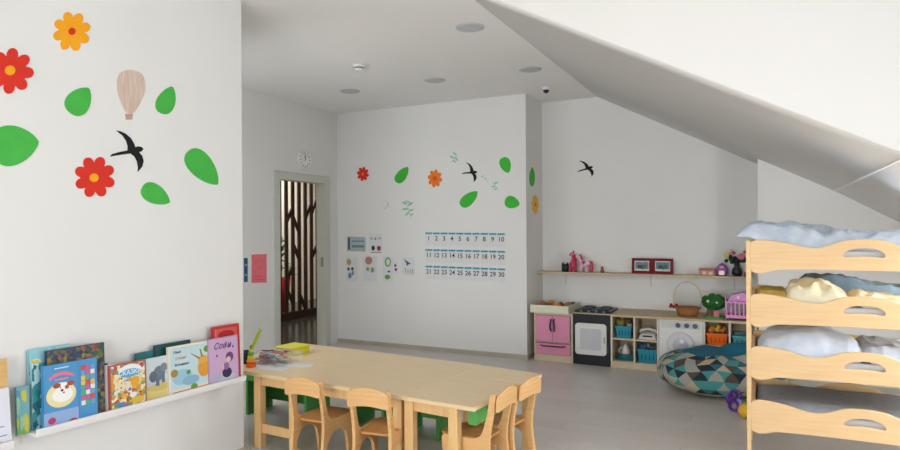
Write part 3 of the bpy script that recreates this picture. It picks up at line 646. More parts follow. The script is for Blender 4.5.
book('picture_book', 'large dark multicoloured book behind the dog book', (48, 428), (106, 415), .275, XF - .024, mat('dark_cover', (48, 56, 90), .5),
     [(VDARK, rect(.01, .01, .99, .99))], th=.014)
sq = []
rq = random.Random(9)
for i in range(3):
    for j in range(8): sq.append((rq.choice([(214, 90, 90), (230, 200, 110), (90, 180, 150), (236, 236, 226), (200, 110, 160), (110, 170, 210)]), rect(.68 + .09 * i, .25 + .083 * j, .763 + .09 * i, .325 + .083 * j)))
dog = [((150, 180, 222), rect(0, 0, .63, .25)), ((70, 130, 180), rect(.635, 0, .645, 1)), ((238, 226, 170), circ(.32, .50, .27, .20, 28)), ((250, 248, 244), circ(.34, .50, .19, .12)), ((250, 248, 244), circ(.36, .60, .13, .09)),
       ((176, 80, 60), circ(.24, .655, .07, .04)), ((176, 80, 60), circ(.49, .66, .07, .04)), ((190, 110, 80), circ(.42, .61, .04, .035)), ((30, 30, 34), circ(.30, .615, .012, .01)), ((30, 30, 34), circ(.41, .62, .012, .01)), ((30, 26, 28), circ(.33, .57, .026, .018)), ((210, 90, 90), circ(.36, .53, .02, .014)),
       ((190, 60, 110), circ(.14, .12, .07, .05)), ((190, 60, 90), circ(.52, .05, .08, .035)), ((236, 236, 240), rect(.2, .925, .46, .94)), ((236, 120, 140), [(.1, .80), (.2, .85), (.32, .87), (.44, .85), (.56, .80), (.56, .76), (.44, .80), (.32, .82), (.2, .80), (.1, .75)]), ((236, 140, 160), rect(.2, .74, .45, .765))] + sq
book('picture_book', 'blue book with a white spotted dog in a round cream patch and coloured squares', (44, 428), (98, 413), .225, XF, mat('blue_cover', (74, 150, 204), .45), dog, th=.016)
book('picture_book', 'narrow green edged book standing right behind the dog book', (99, 414), (109, 411), .19, XF - .03, mat('green_cover', (50, 100, 60), .5), blobs(6, 8, [(70, 130, 60), (40, 60, 90), (110, 130, 60)], 0, 0, 1, 1, .1, .3))
book('picture_book', 'cream spined book just left of the fairy tale book', (107, 412), (116, 410), .185, XF - .012, mat('cream_cover', (222, 214, 220), .5), None)
tale = [(VTALE, rect(.05, .04, .96, .97)), ((234, 220, 190), circ(.42, .5, .22, .1))] + blobs(8, 14, [(230, 180, 60), (200, 110, 60), (240, 230, 210), (180, 70, 60), (80, 130, 160)], .15, .1, .9, .6, .02, .05) + \
    [((232, 170, 50), circ(.68, .55, .12, .12)), ((240, 236, 230), circ(.62, .28, .1, .06)), ((226, 190, 60), circ(.75, .15, .16, .08)), ((90, 140, 190), circ(.3, .12, .12, .05)), ((240, 242, 246), circ(.55, .82, .32, .14)), ((96, 166, 206), circ(.55, .77, .3, .09)), ('text', 'СКАЗКИ', .55, .78, .032, (240, 244, 250), 0)]
book('picture_book', 'gold bordered story book with a white and blue title arch', (110, 412), (147, 401), .182, XF, mat('red_brown_cover', (176, 96, 70), .45), tale)
book('picture_book', 'teal topped book behind the elephant book', (137, 404), (176, 394), .205, XF - .045, mat('teal_cover', (40, 110, 116), .5), None)
ele = [((206, 216, 220), rect(0, .45, 1, 1)), ((222, 204, 130), rect(0, 0, 1, .32)), ((206, 190, 110), circ(.4, .3, .4, .08)), ((110, 126, 140), circ(.42, .62, .2, .17)), ((96, 110, 126), circ(.22, .56, .13, .13)), ((124, 140, 152), circ(.58, .74, .12, .1)), ((104, 118, 132), rect(.3, .33, .42, .52)), ((104, 118, 132), rect(.5, .38, .6, .55)), ((130, 146, 158), circ(.8, .6, .14, .05)), ((80, 90, 110), rect(.72, .16, .98, .32))]
book('picture_book', 'pale grey book with a blue-grey elephant over yellow ground', (147, 405), (177, 393), .18, XF - .008, mat('grey_sky_cover', (196, 204, 206), .5), ele)
book('picture_book', 'dark green book peeping out above the horned creature book', (156, 397), (192, 388), .225, XF - .038, mat('dark_green_cover', (28, 78, 80), .5), None)
bor = [((196, 222, 228), rect(.05, .12, .96, .96)), ((160, 200, 220), circ(.3, .35, .22, .16)), ((140, 184, 206), circ(.5, .25, .2, .1)), ((228, 160, 60), circ(.82, .45, .15, .2)), ((232, 172, 80), circ(.80, .62, .12, .09)), ((150, 130, 60), [(.5, .8), (.52, .8), (.74, .66), (.7, .64)]), ((150, 130, 60), [(.72, .86), (.75, .85), (.8, .68), (.76, .67)]), ((120, 150, 70), circ(.9, .83, .08, .07)),
       ((170, 140, 70), circ(.13, .45, .08, .08)), ((90, 160, 120), circ(.45, .42, .05, .05)), ((110, 160, 60), circ(.57, .1, .08, .06)), ((214, 110, 50), rect(.08, .03, .94, .07)), ('text', 'Лена', .2, .87, .021, (60, 50, 60), .1), ('text', 'Степик', .28, .74, .021, (224, 140, 60), .1), ('text', 'без мамы', .3, .61, .020, (50, 60, 90), .1)]
book('picture_book', 'cream and sky blue book with an orange horned creature', (169, 398), (212, 383), .213, XF, mat('cream_sky_cover', (236, 228, 208), .45), bor)
book('picture_book', 'red book rising behind the lilac one at the right end', (214, 383), (241, 376.5), .265, XF - .03, mat('red_cover', (196, 50, 56), .45), [((214, 90, 84), rect(.08, .72, .9, .95)), ((180, 40, 44), circ(.5, .84, .3, .07)), ((226, 130, 120), rect(.1, .6, .14, .95))])
pur = [((206, 172, 206), rect(.04, .03, .97, .97)), ((198, 196, 214), circ(.5, .12, .4, .1)), ((120, 70, 130), circ(.7, .55, .13, .11)), ((230, 190, 180), circ(.66, .5, .08, .06)), ((60, 50, 90), circ(.6, .22, .16, .11)), ((150, 110, 160), circ(.58, .36, .1, .08)), ((230, 190, 180), rect(.44, .3, .5, .42)), ((120, 80, 140), circ(.28, .62, .03, .03)), ((120, 80, 140), circ(.82, .76, .03, .03)), ((180, 184, 204), circ(.25, .15, .16, .08)), ('text', 'Софи', .46, .82, .052, (110, 60, 130), .35)]
book('picture_book', 'lilac book with a purple haired girl and handwritten title', (209, 388), (239, 378.5), .215, XF + .004, mat('lilac_cover', (198, 158, 196), .45), pur)
# left ledge
book('wooden_board', 'pale wooden board on the ledge at the left picture edge', (-22, 443), (9, 437), .27, XF - .03, mat('board_wood', (226, 184, 120), .5, scale=4, stretch=(2, 12, 1), rgb2=(214, 170, 106), var=.1), None, th=.012, lean=4, cat='board', grp=None)
book('leaflet', 'white printed leaflet in front of the wooden board', (-22, 446), (12, 439), .175, XF, flat((226, 226, 236)), [((130, 150, 190), rect(.4, .18, .6, .2)), ((130, 150, 190), rect(.6, .27, .8, .29)), ((130, 150, 190), rect(.6, .10, .86, .12))], th=.004, lean=8, cat='leaflet', grp=None)

# ================================================================== PLAY KITCHEN ROW  (front face y = 6.53)
YF = 6.53; YBKT = 7.03; HT = .545
def X6(px): return onY(px, 330, YF).x
xa, xb, xc, xd = -2.235, -1.80, -1.405, -.925
k1 = thing('toy_fridge', 'pink two-door play cabinet with a drawer at the left end of the row', 'play furniture', (xa, YF, 0))
Wd = xb - xa - .004
mb(CARC).box(0, .02, 0, .5, 0, .525).box(Wd - .02, Wd, 0, .5, 0, .525).box(.02, Wd - .02, .48, .5, 0, .525).box(.02, Wd - .02, .002, .48, .5, .525).box(.02, Wd - .02, .002, .48, .0, .075).box(.02, Wd - .02, .01, .48, .2, .212).build('body', k1, bevel=.002)
for sx, nm in ((0, 0), (1, 1)):
    x0 = .024 + sx * (Wd - .048) / 2; x1 = x0 + (Wd - .048) / 2 - .004
    d = mb(PINK).box(x0, x1, -.012, .002, .215, .498).build('door', k1, bevel=.002)
    hx = x1 - .014 if sx == 0 else x0 + .014
    mb(flat((70, 40, 90))).tube([(hx, -.012, .33), (hx + (-.006 if sx == 0 else .006), -.03, .36), (hx + (-.008 if sx == 0 else .008), -.034, .40), (hx, -.03, .44), (hx, -.012, .46)], .0085).build('handle', d)
d = mb(PINK).box(.024, Wd - .024, -.012, .002, .08, .196).build('drawer', k1, bevel=.002)
mb(flat((60, 40, 70))).tube([(.08, -.012, .178), (.10, -.03, .17), (Wd - .1, -.03, .17), (Wd - .08, -.012, .178)], .007).build('handle', d)
# tray on it
tr = thing('toy_tray', 'cream open tray full of small toys on top of the pink cabinet', 'tray', ((xa + xb) / 2 - .035, YF + .2, .525), 0)
mb(mat('cream_tray', (226, 224, 200), .5)).box(-.212, .212, -.24, .24, 0, .01).box(-.212, -.202, -.24, .24, .01, .085).box(.202, .212, -.24, .24, .01, .085).box(-.202, .202, -.24, -.23, .01, .085).box(-.202, .202, .23, .24, .01, .085).build('tray', tr, bevel=.002)
rt = random.Random(4); tc_ = [((205, 60, 40), 'red'), ((230, 130, 50), 'orange'), ((70, 110, 70), 'green'), ((120, 140, 110), 'olive'), ((90, 60, 60), 'brown'), ((200, 190, 90), 'yellow'), ((150, 160, 160), 'grey'), ((190, 90, 60), 'rust')]
sp = [(-.155, -.16), (-.10, -.12), (-.02, -.16), (.06, -.13), (.14, -.16), (-.14, -.02), (-.05, -.03), (.03, .0), (.12, -.02), (.16, -.06), (-.16, .12), (-.08, .1), (.02, .12), (.12, .1), (.16, .14)]
for i, (x, y) in enumerate(sp):
    c, nm = tc_[(i * 3) % 8 if not (i in (2, 3, 7)) else i % 2]
    o = mb(flat(c, .5))
    if i % 3 == 0: o.lathe([(.01, 0), (.036, .012), (.04, .035), (.03, .06), (.008, .075)], n=14)
    elif i % 3 == 1: o.ball((0, 0, .034), .038, .03, .034)
    else: o.lathe([(.026, 0), (.03, .012), (.02, .03), (.032, .05), (.022, .075), (.005, .08)], n=12)
    o = o.build('toy_food'); o.location = (tr.location.x + x, tr.location.y + y, .536 + .012 * (i % 2)); o.rotation_euler = (0, 0, i)
    tag(o, 'small %s play food piece lying in the cream toy tray' % nm, 'toy', 'play food in the cream tray')
# black stove
k2 = thing('toy_oven', 'black toy oven with a white rounded door', 'play furniture', (xb, YF, 0)); Wd = xc - xb - .004
mb(BLACK).box(0, Wd, .0, .5, 0, .535).build('body', k2, bevel=.003)
dr = mb(WHITE).plate([rrect(.025, .11, Wd - .035, .44, .035)], .02, T(0, -.01, 0) @ MXZ, .004).build('door', k2)
mb(flat((206, 208, 214), .25)).plate([rrect(.08, .165, Wd - .09, .385, .015)], .004, T(0, -.022, 0) @ MXZ).build('window', dr)
mb(METAL).plate([rrect(Wd - .062, .24, Wd - .05, .31, .005)], .008, T(0, -.024, 0) @ MXZ).build('handle', dr)
mb(COUNTER).box(-.004, Wd + .002, -.006, .5, .535, HT).build('top', k2)
hob = thing('toy_hob', 'black toy hob with round burners on top of the oven', 'play furniture', ((xb + xc) / 2 + .0, YF + .24, HT))
mb(BLACK).box(-.19, .19, -.2, .17, 0, .022).build('plate', hob, bevel=.006)
for x in (-.09, .09):
    for y in (-.1, .07): mb(flat((64, 72, 80), .35)).lathe([(.065, .022), (.066, .036), (.05, .04), (.045, .034)], n=20, c=(x, y, 0)).build('burner', hob)
for x in (-.12, -.04, .04, .12): mb(flat((120, 130, 136), .35)).cyl((x, -.2, .014), (x, -.212, .014), .012, n=12).build('knob', hob)
# cubby unit
def cubby(lab, x0, x1, rows, cols_, z1=HT):
    t = thing('cubby_unit', lab, 'shelf unit', (x0, YF, 0), 0, 'open cubby units'); W = x1 - x0 - .003
    c = mb(CARC); c.box(0, .018, 0, .42, 0, z1 - .02).box(W - .018, W, 0, .42, 0, z1 - .02).box(.018, W - .018, .408, .42, .05, z1 - .02)
    c.box(.018, W - .018, .004, .408, 0, .065); c.build('carcass', t)
    for k in range(1, cols_): mb(CARC).box(W * k / cols_ - .008, W * k / cols_ + .008, .002, .406, .065, z1 - .02).build('divider', t)
    for k in range(1, rows):
        z = .065 + (z1 - .085) * k / rows
        for j in range(cols_): mb(CARC).box(.018 if j == 0 else W * j / cols_ + .008, W - .018 if j == cols_ - 1 else W * (j + 1) / cols_ - .008, .004, .406, z - .007, z + .007).build('shelf_board', t)
    f = mb(WHITE) ; f = mat('front_edging', (226, 218, 200), .5)
    e = mb(f).box(0, .018, -.002, 0, .065, z1 - .02).box(W - .018, W, -.002, 0, .065, z1 - .02)
    for k in range(1, cols_): e.box(W * k / cols_ - .008, W * k / cols_ + .008, -.002, .001, .065, z1 - .02)
    e.build('edging', t)
    return t
cubby('open four-hole cubby unit between the toy oven and toy washer', xc, xd, 2, 2)
xe = -.515
ct = mb(COUNTER).box(xc, XDW - .004, YF - .012, YC - .001, HT - .02, HT + .002).build('counter_board', bevel=.002)
tag(ct, 'long pale wood counter board over the cubbies and washer', 'counter')
k3 = thing('toy_washer', 'white toy washing machine with three dark knobs', 'play furniture', (xd, YF, 0)); Wd = xe - xd - .003
mb(WHITE).box(0, Wd, 0, .48, 0, HT - .021).build('body', k3, bevel=.003)
mb(flat((214, 214, 212))).box(.02, Wd - .02, -.003, 0, HT - .1, HT - .03).build('control_panel', k3)
for x in (.18, .26, .34): mb(flat((84, 96, 106), .4)).cyl((x, -.003, .475), (x, -.022, .475), .024, .021, n=20).build('knob', k3)
dd = mb(flat((222, 222, 224))).lathe([(.125, 0), (.13, .01), (.11, .018), (.095, .012)], n=36, c=(.205, 0, .28), rot=Matrix.Rotation(PI / 2, 4, 'X')).build('porthole_ring', k3)
mb(flat((196, 200, 210), .15)).lathe([(.095, .002), (.07, .014), (.02, .02)], n=36, c=(.205, 0, .28), rot=Matrix.Rotation(PI / 2, 4, 'X')).build('glass', dd)
cubby('open cubby unit right of the toy washer with orange and teal bins', xe, XDW - .01, 2, 2)
# bins
def bin_(lab, x, z, w_, h, col, y=YF + .03, d_=.26, grp='plastic bins in the cubbies'):
    t = thing('storage_bin', lab, 'bin', (x, y + d_ / 2, z), 0, grp); a = w_ / 2; c = d_ / 2; k = .86
    b = mb(col); o = [(-a * k, -c * k, 0), (a * k, -c * k, 0), (a * k, c * k, 0), (-a * k, c * k, 0)]; p = [(-a, -c, h), (a, -c, h), (a, c, h), (-a, c, h)]
    th_ = .005
    for i in range(4):
        j = (i + 1) % 4; s = lambda q: (q[0] * .96, q[1] * .96, q[2] + (th_ if q[2] == 0 else 0))
        b.hexa([o[i], o[j], s(o[j]), s(o[i])], [p[i], p[j], s(p[j]), s(p[i])])
    b.hexa([(q[0] * .99, q[1] * .99, q[2]) for q in o], [(q[0] * .99, q[1] * .99, .006) for q in o]); b.build('tub', t)
    mb(col).box(-a - .006, a + .006, -c - .006, -c + .004, h - .014, h).box(-a - .006, a + .006, c - .004, c + .006, h - .014, h).box(-a - .006, -a + .004, -c + .004, c - .004, h - .014, h).box(a - .004, a + .006, -c + .004, c - .004, h - .014, h).build('rim', t)
    dk = flat((30, 90, 110)) if col is not ORB else flat((180, 70, 20))
    for i in range(4): mb(dk).box(-a * .6 + i * a * .4, -a * .6 + i * a * .4 + .008, -c * .94 - .003, -c * .9, h * .25, h * .62).build('grip_slot', t)
    return t
TB = mat('teal_plastic', (44, 150, 176), .4); ORB = mat('orange_plastic', (238, 110, 30), .4)
zs = .065; zm = .065 + (HT - .085) / 2 + .0075; cwd = (xd - xc - .003) / 2
bin_('teal bin with soft toys in the upper left cubby', xc + cwd * .52, zm, .16, .125, TB)
bin_('teal bin in the lower right cubby of the four-hole unit', xc + cwd * 1.5, zs, .19, .14, TB)
def pile(cx, cy, z, items):
    for dx, dy, dz, r, c, nm in items:
        o = mb(flat(c, .8)).ball((0, 0, 0), r, r * .9, r * .85).ball((r * .55, 0, r * .6), r * .38).ball((-r * .55, 0, r * .6), r * .38).build('soft_toy'); o.location = (cx + dx, cy + dy, z + dz)
        tag(o, nm, 'toy')
pile(xc + cwd * .52, YF + .15, zm + .12, [(-.045, -.04, .02, .045, (150, 140, 70), 'olive soft toy piled in the upper left teal bin'), (.02, 0, .03, .045, (110, 90, 80), 'brown soft toy piled in the upper left teal bin'), (.05, -.05, .0, .028, (200, 180, 120), 'small tan soft toy in the upper left teal bin')])
pile(xc + cwd * 1.5, YF + .15, zs + .13, [(-.05, -.05, .02, .045, (60, 100, 130), 'blue soft toy piled in the lower teal bin'), (.045, -.04, .02, .04, (80, 90, 100), 'grey soft toy piled in the lower teal bin'), (.0, -.02, .03, .03, (190, 190, 190), 'small pale soft toy in the lower teal bin')])
ir = thing('toy_telephone', 'white toy telephone in the upper right cubby of the four-hole unit', 'toy', (xc + cwd * 1.5, YF + .12, zm))
mb(flat((222, 220, 214), .4)).hexa([(-.09, -.08, 0), (.09, -.08, 0), (.09, .08, 0), (-.09, .08, 0)], [(-.075, -.04, .05), (.075, -.04, .05), (.06, .06, .075), (-.06, .06, .075)]).build('base', ir, bevel=.008)
mb(flat((232, 230, 226), .4)).tube([(-.085, 0, .06), (-.07, 0, .085), (0, 0, .1), (.07, 0, .085), (.085, 0, .06)], .014).build('handset', ir)
mb(flat((60, 60, 64))).box(-.045, .045, -.062, -.058, .02, .038).build('keypad', ir)
ir = thing('toy_iron', 'white and teal toy iron in the lower left cubby', 'toy', (xc + cwd * .55, YF + .12, zs))
mb(flat((40, 110, 120), .4)).plate([smooth([(-.09, -.05), (.05, -.05), (.1, 0), (.05, .05), (-.09, .05)], 3, True)], .02, T(0, 0, .012)).build('soleplate', ir)
mb(flat((50, 120, 130), .4)).lathe([(.075, .02), (.07, .05), (.045, .065)], n=18, sx=1.1, sy=.65).build('base', ir)
mb(flat((228, 228, 228), .4)).lathe([(.045, .065), (.038, .1), (.022, .14), (.008, .165)], n=16).build('water_tank', ir)
mb(flat((220, 220, 222), .4)).tube([(-.06, 0, .06), (-.075, 0, .1), (-.03, 0, .13), (.0, 0, .125)], .008).build('handle', ir)
cw2 = (XDW - .01 - xe - .003) / 2
bin_('orange bin with yellow toys right of the toy washer', xe + cw2 * .52, zm, .19, .11, ORB)
for i, (dx, dy, dz, r) in enumerate([(-.055, -.05, .02, .03), (.0, -.04, .03, .034), (.05, -.05, .02, .028), (.02, .03, .05, .026)]):
    o = mb(flat((222, 170, 50) if i % 2 else (206, 140, 60), .6)).lathe([(r * .6, -r), (r, -r * .3), (r * .5, r * .3), (r * .9, r * .8), (r * .2, r * 1.3)], n=12).build('toy_animal')
    o.location = (xe + cw2 * .52 + dx, YF + .16 + dy, zm + .115 + dz); o.rotation_euler = (.4 * i, .5 - .3 * i, i); tag(o, 'yellow plastic toy poking out of the orange bin', 'toy', 'yellow toys in the orange bin')
bin_('pale teal bin beside the orange bin', xe + cw2 * 1.5, zm, .19, .10, mat('pale_teal_plastic', (80, 160, 166), .4))

# on the counter ----------------------------------------------------
ZK = HT + .002
bk = thing('wicker_basket', 'brown wicker basket with a tall hoop handle on the counter', 'basket', (-.675, 6.72, ZK))
WK = mat('wicker', (176, 120, 72), .6, scale=60, stretch=(1, 1, 3), rgb2=(140, 90, 52), var=.1, bump=.5)
mb(WK).lathe([(.088, 0), (.105, .04), (.12, .085), (.11, .085), (.095, .04), (.08, .012)], n=28, sy=.8).build('bowl', bk)
mb(flat((150, 96, 54))).tube([(.122 * math.cos(2 * PI * k / 24), .098 * math.sin(2 * PI * k / 24), .085) for k in range(24)], .009, closed=True).build('rim', bk)
mb(mat('pale_cane', (206, 190, 166), .6)).tube([((.118 + .04 * math.sin(PI * k / 20) ** .6) * math.cos(PI * k / 20), 0, .075 + .27 * math.sin(PI * k / 20) ** .85) for k in range(21)], .0065).build('handle', bk)
bw_ = mb(flat((150, 30, 40))).ball((-.125, -.04, .09), .016)
for s in (-1, 1): bw_.lathe([(.004, 0), (.026, .03), (.02, .045)], n=10, c=(-.125, -.04, .09), sy=.5, rot=Matrix.Rotation(s * 1.2, 4, 'Y'))
bw_.build('bow', bk)
th_ = thing('toy_treehouse', 'toy house with a domed green tree crown on the counter', 'toy', (-.425, 6.70, ZK))
g = mb(mat('tree_green', (34, 100, 36), .7, var=.3, scale=20, bump=.6)); rg = random.Random(2)
g.ball((0, 0, .15), .115, .1, .075)
for k in range(26):
    a = rg.uniform(0, 2 * PI); e = rg.uniform(-.2, 1.3); g.ball((.1 * math.cos(a) * math.cos(e), .085 * math.sin(a) * math.cos(e), .145 + .065 * math.sin(e)), rg.uniform(.022, .034), n=8)
g.build('tree_crown', th_)
mb(mat('tree_trunk', (120, 90, 60), .7, var=.15)).lathe([(.075, 0), (.05, .04), (.045, .12)], n=16, c=(-.02, 0, 0)).build('trunk', th_)
mb(flat((80, 160, 80))).lathe([(.1, 0), (.1, .012), (.09, .02)], n=24).build('base', th_)
mb(flat((196, 120, 130))).box(-.0, .05, -.085, -.05, .02, .08).build('door', th_)
mb(flat((220, 236, 220))).ball((-.05, -.095, .17), .014).ball((.03, -.1, .16), .01).build('blossoms', th_)
cg = thing('doll_cot', 'lilac pink plastic doll cot with slatted sides and arched ends', 'toy', (-.175, 6.68, ZK))
LP = mat('lilac_plastic', (226, 150, 206), .4)
mb(LP).box(-.14, .14, -.1, .1, .02, .035).build('base', cg)
for sy in (-.1, .1):
    s_ = mb(LP).box(-.14, .14, sy - .005, sy + .005, .035, .05).box(-.14, .14, sy - .005, sy + .005, .165, .18)
    for k in range(8): s_.box(-.135 + k * .0372, -.125 + k * .0372, sy - .003, sy + .003, .05, .165)
    s_.build('side_rail', cg)
for sx in (-.14, .14):
    ol = [(-.1, .0)] + smooth([(-.1, .18), (-.08, .215), (0, .245), (.08, .215), (.1, .18)], 4) + [(.1, 0), (.085, 0), (.06, .02), (-.06, .02), (-.085, 0)]
    mb(LP).plate([ol], .01, T(sx, 0, 0) @ MYZ).build('end_panel', cg)
hd = smooth([(-.12, .185), (-.09, .235), (-.03, .25), (0, .262), (.04, .25), (.1, .23), (.125, .185)], 3)
mb(mat('lilac_hood', (216, 150, 208), .5)).plate([hd], .16, T(0, .0, 0) @ MXZ).build('hood', cg)
mb(flat((236, 210, 230))).plate([circ(-.03, .22, .014), ], .004, T(0, -.082, 0) @ MXZ).plate([circ(.05, .215, .012)], .004, T(0, -.082, 0) @ MXZ).build('hood_dots', cg)

# wall shelf --------------------------------------------------------
ZW = .945
ws = thing('wall_shelf', 'long pale wooden wall shelf above the play kitchens', 'shelf', (XRET, YC, ZW))
mb(COUNTER).box(.002, XDW - XRET - .06, -.2, 0, -.02, 0).build('board', ws, bevel=.002)
for x in (.27, 1.22, 2.05):
    mb(flat((206, 206, 204))).box(x, x + .012, -.16, -.003, -.026, -.02).box(x, x + .012, -.006, 0, -.15, -.02).build('bracket', ws)
def WX(px, y=6.95): return onY(px, 268, y).x
YS = 6.96
ca = thing('toy_cat', 'small black cat-eared mug at the left end of the wall shelf', 'ornament', (WX(565), YS, ZW))
mb(flat((26, 34, 34), .5)).lathe([(.035, 0), (.04, .01), (.042, .07), (.038, .085), (.03, .08)], n=20).build('body', ca)
for s in (-1, 1): mb(flat((26, 34, 34), .5)).lathe([(.016, .0), (.016, .008), (.002, .03)], n=8, c=(s * .026, 0, .078)).build('ear', ca)
# pink horse
PK = mat('pink_toy', (222, 120, 140), .5); PK2 = mat('dark_pink_toy', (196, 60, 90), .5); PK3 = flat((236, 190, 200), .5)
ho = thing('toy_giraffe', 'tall deep pink long-necked toy animal on the wall shelf', 'toy', (WX(573), YS, ZW))
mb(PK2).lathe([(.03, .03), (.042, .06), (.04, .1), (.022, .13), (.016, .19)], n=14).build('body', ho)
for sx in (-1, 1):
    for sy in (-1, 1): mb(PK2).cyl((sx * .024, sy * .018, 0), (sx * .02, sy * .016, .05), .011, n=10).build('leg', ho)
mb(PK).ball((-.012, 0, .2), .03, .02, .02).ball((-.035, 0, .192), .014).build('head', ho)
mb(PK2).lathe([(.008, 0), (.002, .03)], n=8, c=(.004, .01, .215)).lathe([(.008, 0), (.002, .03)], n=8, c=(.004, -.01, .215)).build('ears', ho)
mb(flat((170, 30, 70))).tube([(.018, 0, .2), (.03, 0, .16), (.032, 0, .11)], .009).build('mane', ho)
ho = thing('toy_pony', 'pale pink standing toy pony with a purple heart on the wall shelf', 'toy', (WX(585), YS, ZW))
mb(PK3).ball((0, 0, .095), .062, .03, .038).build('body', ho)
for x in (-.042, .045):
    for sy in (-1, 1): mb(PK3 if x < 0 else PK).cyl((x, sy * .016, 0), (x * .9, sy * .015, .08), .012, .014, n=10).build('leg', ho)
mb(PK3).tube([(-.045, 0, .11), (-.062, 0, .14), (-.07, 0, .165)], .018).ball((-.08, 0, .172), .03, .018, .02).build('head', ho)
mb(PK2).tube([(.055, 0, .12), (.078, 0, .11), (.085, 0, .06), (.08, 0, .01)], .011).build('tail', ho)
mb(PK2).tube([(-.065, 0, .195), (-.045, 0, .17), (-.03, 0, .135)], .012).build('mane', ho)
hs = [(0, -.02), (.02, .004), (.016, .018), (.006, .018), (0, .01), (-.006, .018), (-.016, .018), (-.02, .004)]
mb(flat((110, 50, 130))).plate([hs], .004, T(-.01, -.031, .105) @ MXZ).build('heart', ho)
o = mb(flat((150, 90, 60), .5)).lathe([(.018, 0), (.024, .02), (.014, .035), (.02, .05), (.012, .064), (.003, .068)], n=14).build('figurine'); o.location = (WX(602), YS, ZW); tag(o, 'tiny brown figurine left of the photo frame', 'ornament')
fr = thing('photo_frame', 'dark red double photo frame standing on the wall shelf', 'photo frame', ((WX(631) + WX(672.5)) / 2, 6.99, ZW)); fr.rotation_euler = (-.12, 0, 0)
Wf = (WX(672.5) - WX(631)) / 2; Hf = .165; RF = mat('maroon_frame', (122, 14, 34), .5, spec=.2)
for s in (-1, 1):
    x0, x1 = (-Wf, -.002) if s < 0 else (.002, Wf)
    f = mb(RF).plate([rect(x0, 0, x1, Hf), rect(x0 + .028, .028, x1 - .028, Hf - .028)], .016, MXZ, .002).build('frame', fr)
    m_ = (x0 + x1) / 2; pic = mb(flat((214, 214, 206))).plate([rect(x0 + .028, .028, x1 - .028, Hf - .028)], .004, T(0, .003, 0) @ MXZ)
    for c, ol in (((110, 140, 150), rect(x0 + .038, .05, x1 - .038, Hf - .04)), ((70, 70, 60), circ(m_ - .02, .07, .028, .02)), ((190, 170, 150), circ(m_ + .03, .08, .018, .024)), ((50, 60, 80), circ(m_ + .01, .06, .02, .014))):
        pic.use(flat(c)).plate([ol], .0006, T(0, 0, 0) @ MXZ)
    pic.build('photo', f)
tb = thing('keepsake_box', 'small pink and brown patterned box right of the photo frame', 'box', ((WX(700) + WX(714)) / 2, 6.95, ZW))
mb(flat((200, 140, 130))).box(-.075, .075, -.04, .04, 0, .055).build('box', tb, bevel=.003)
mb(flat((176, 110, 100))).box(-.077, .077, -.042, .042, .055, .072).build('lid', tb, bevel=.003)
mb(flat((228, 206, 176))).box(-.04, -.005, -.0415, -.04, .012, .045).box(.02, .055, -.0415, -.04, .01, .04).build('print', tb)
ow = thing('owl_lantern', 'purple and pink egg-shaped lantern with a pale window beside the vase', 'ornament', (WX(722), 6.94, ZW))
mb(flat((150, 90, 150), .4)).lathe([(.04, 0), (.058, .03), (.06, .065), (.045, .1), (.02, .125), (.004, .13)], n=22).build('body', ow)
mb(flat((250, 236, 220), .3)).plate([rrect(-.026, .012, .026, .056, .012)], .004, T(0, -.062, 0) @ MXZ).build('window', ow)
mb(flat((214, 150, 190), .4)).plate([circ(0, .09, .02, .014)], .004, T(0, -.05, 0) @ MXZ).build('brow', ow)
va = thing('flower_vase', 'dark vase of pink, yellow and dark artificial flowers on the wall shelf', 'vase', (WX(737), 6.95, ZW))
mb(flat((36, 44, 52), .3)).lathe([(.035, 0), (.05, .03), (.045, .07), (.025, .1), (.032, .12), (.026, .12)], n=20).build('vase', va)
rv = random.Random(8)
lv = mb(mat('dark_leaf', (36, 60, 44), .7, var=.2))
for k in range(22):
    a = rv.uniform(0, 2 * PI); e = rv.uniform(.3, 1.3); d = Vector((math.cos(a) * math.cos(e) * 1.1, math.sin(a) * math.cos(e) * .7, math.sin(e))); p = Vector((0, 0, .12)) + d * rv.uniform(.05, .1)
    lv.ball(p, .022, .018, .02, n=6)
lv.tube([(0, 0, .1), (-.03, 0, .16), (-.07, 0, .2)], .003).tube([(0, 0, .1), (.02, 0, .18)], .003).build('leaves', va)
for p, r, c in [((.04, -.04, .2), .036, (220, 120, 150)), ((-.03, -.05, .235), .02, (200, 90, 110)), ((-.095, -.02, .21), .028, (214, 200, 110)), ((-.06, -.01, .245), .02, (206, 194, 120)), ((.0, -.03, .16), .018, (90, 40, 60)), ((.07, 0, .245), .016, (190, 90, 110))]:
    b = mb(flat(c, .7)).ball(p, r * .6)
    for k in range(7): b.ball((p[0] + r * .6 * math.cos(k * .9), p[1] + r * .3 * math.sin(k * .9) - r * .1, p[2] + r * .55 * math.sin(k * .9)), r * .42, n=8)
    b.build('blossom', va)
o = mb(flat((170, 70, 100), .5)).lathe([(.03, 0), (.036, .02), (.03, .045), (.01, .05)], n=16).build('trinket_pot'); o.location = (WX(748), 6.93, ZW); tag(o, 'small dark pink pot right of the flower vase', 'ornament')

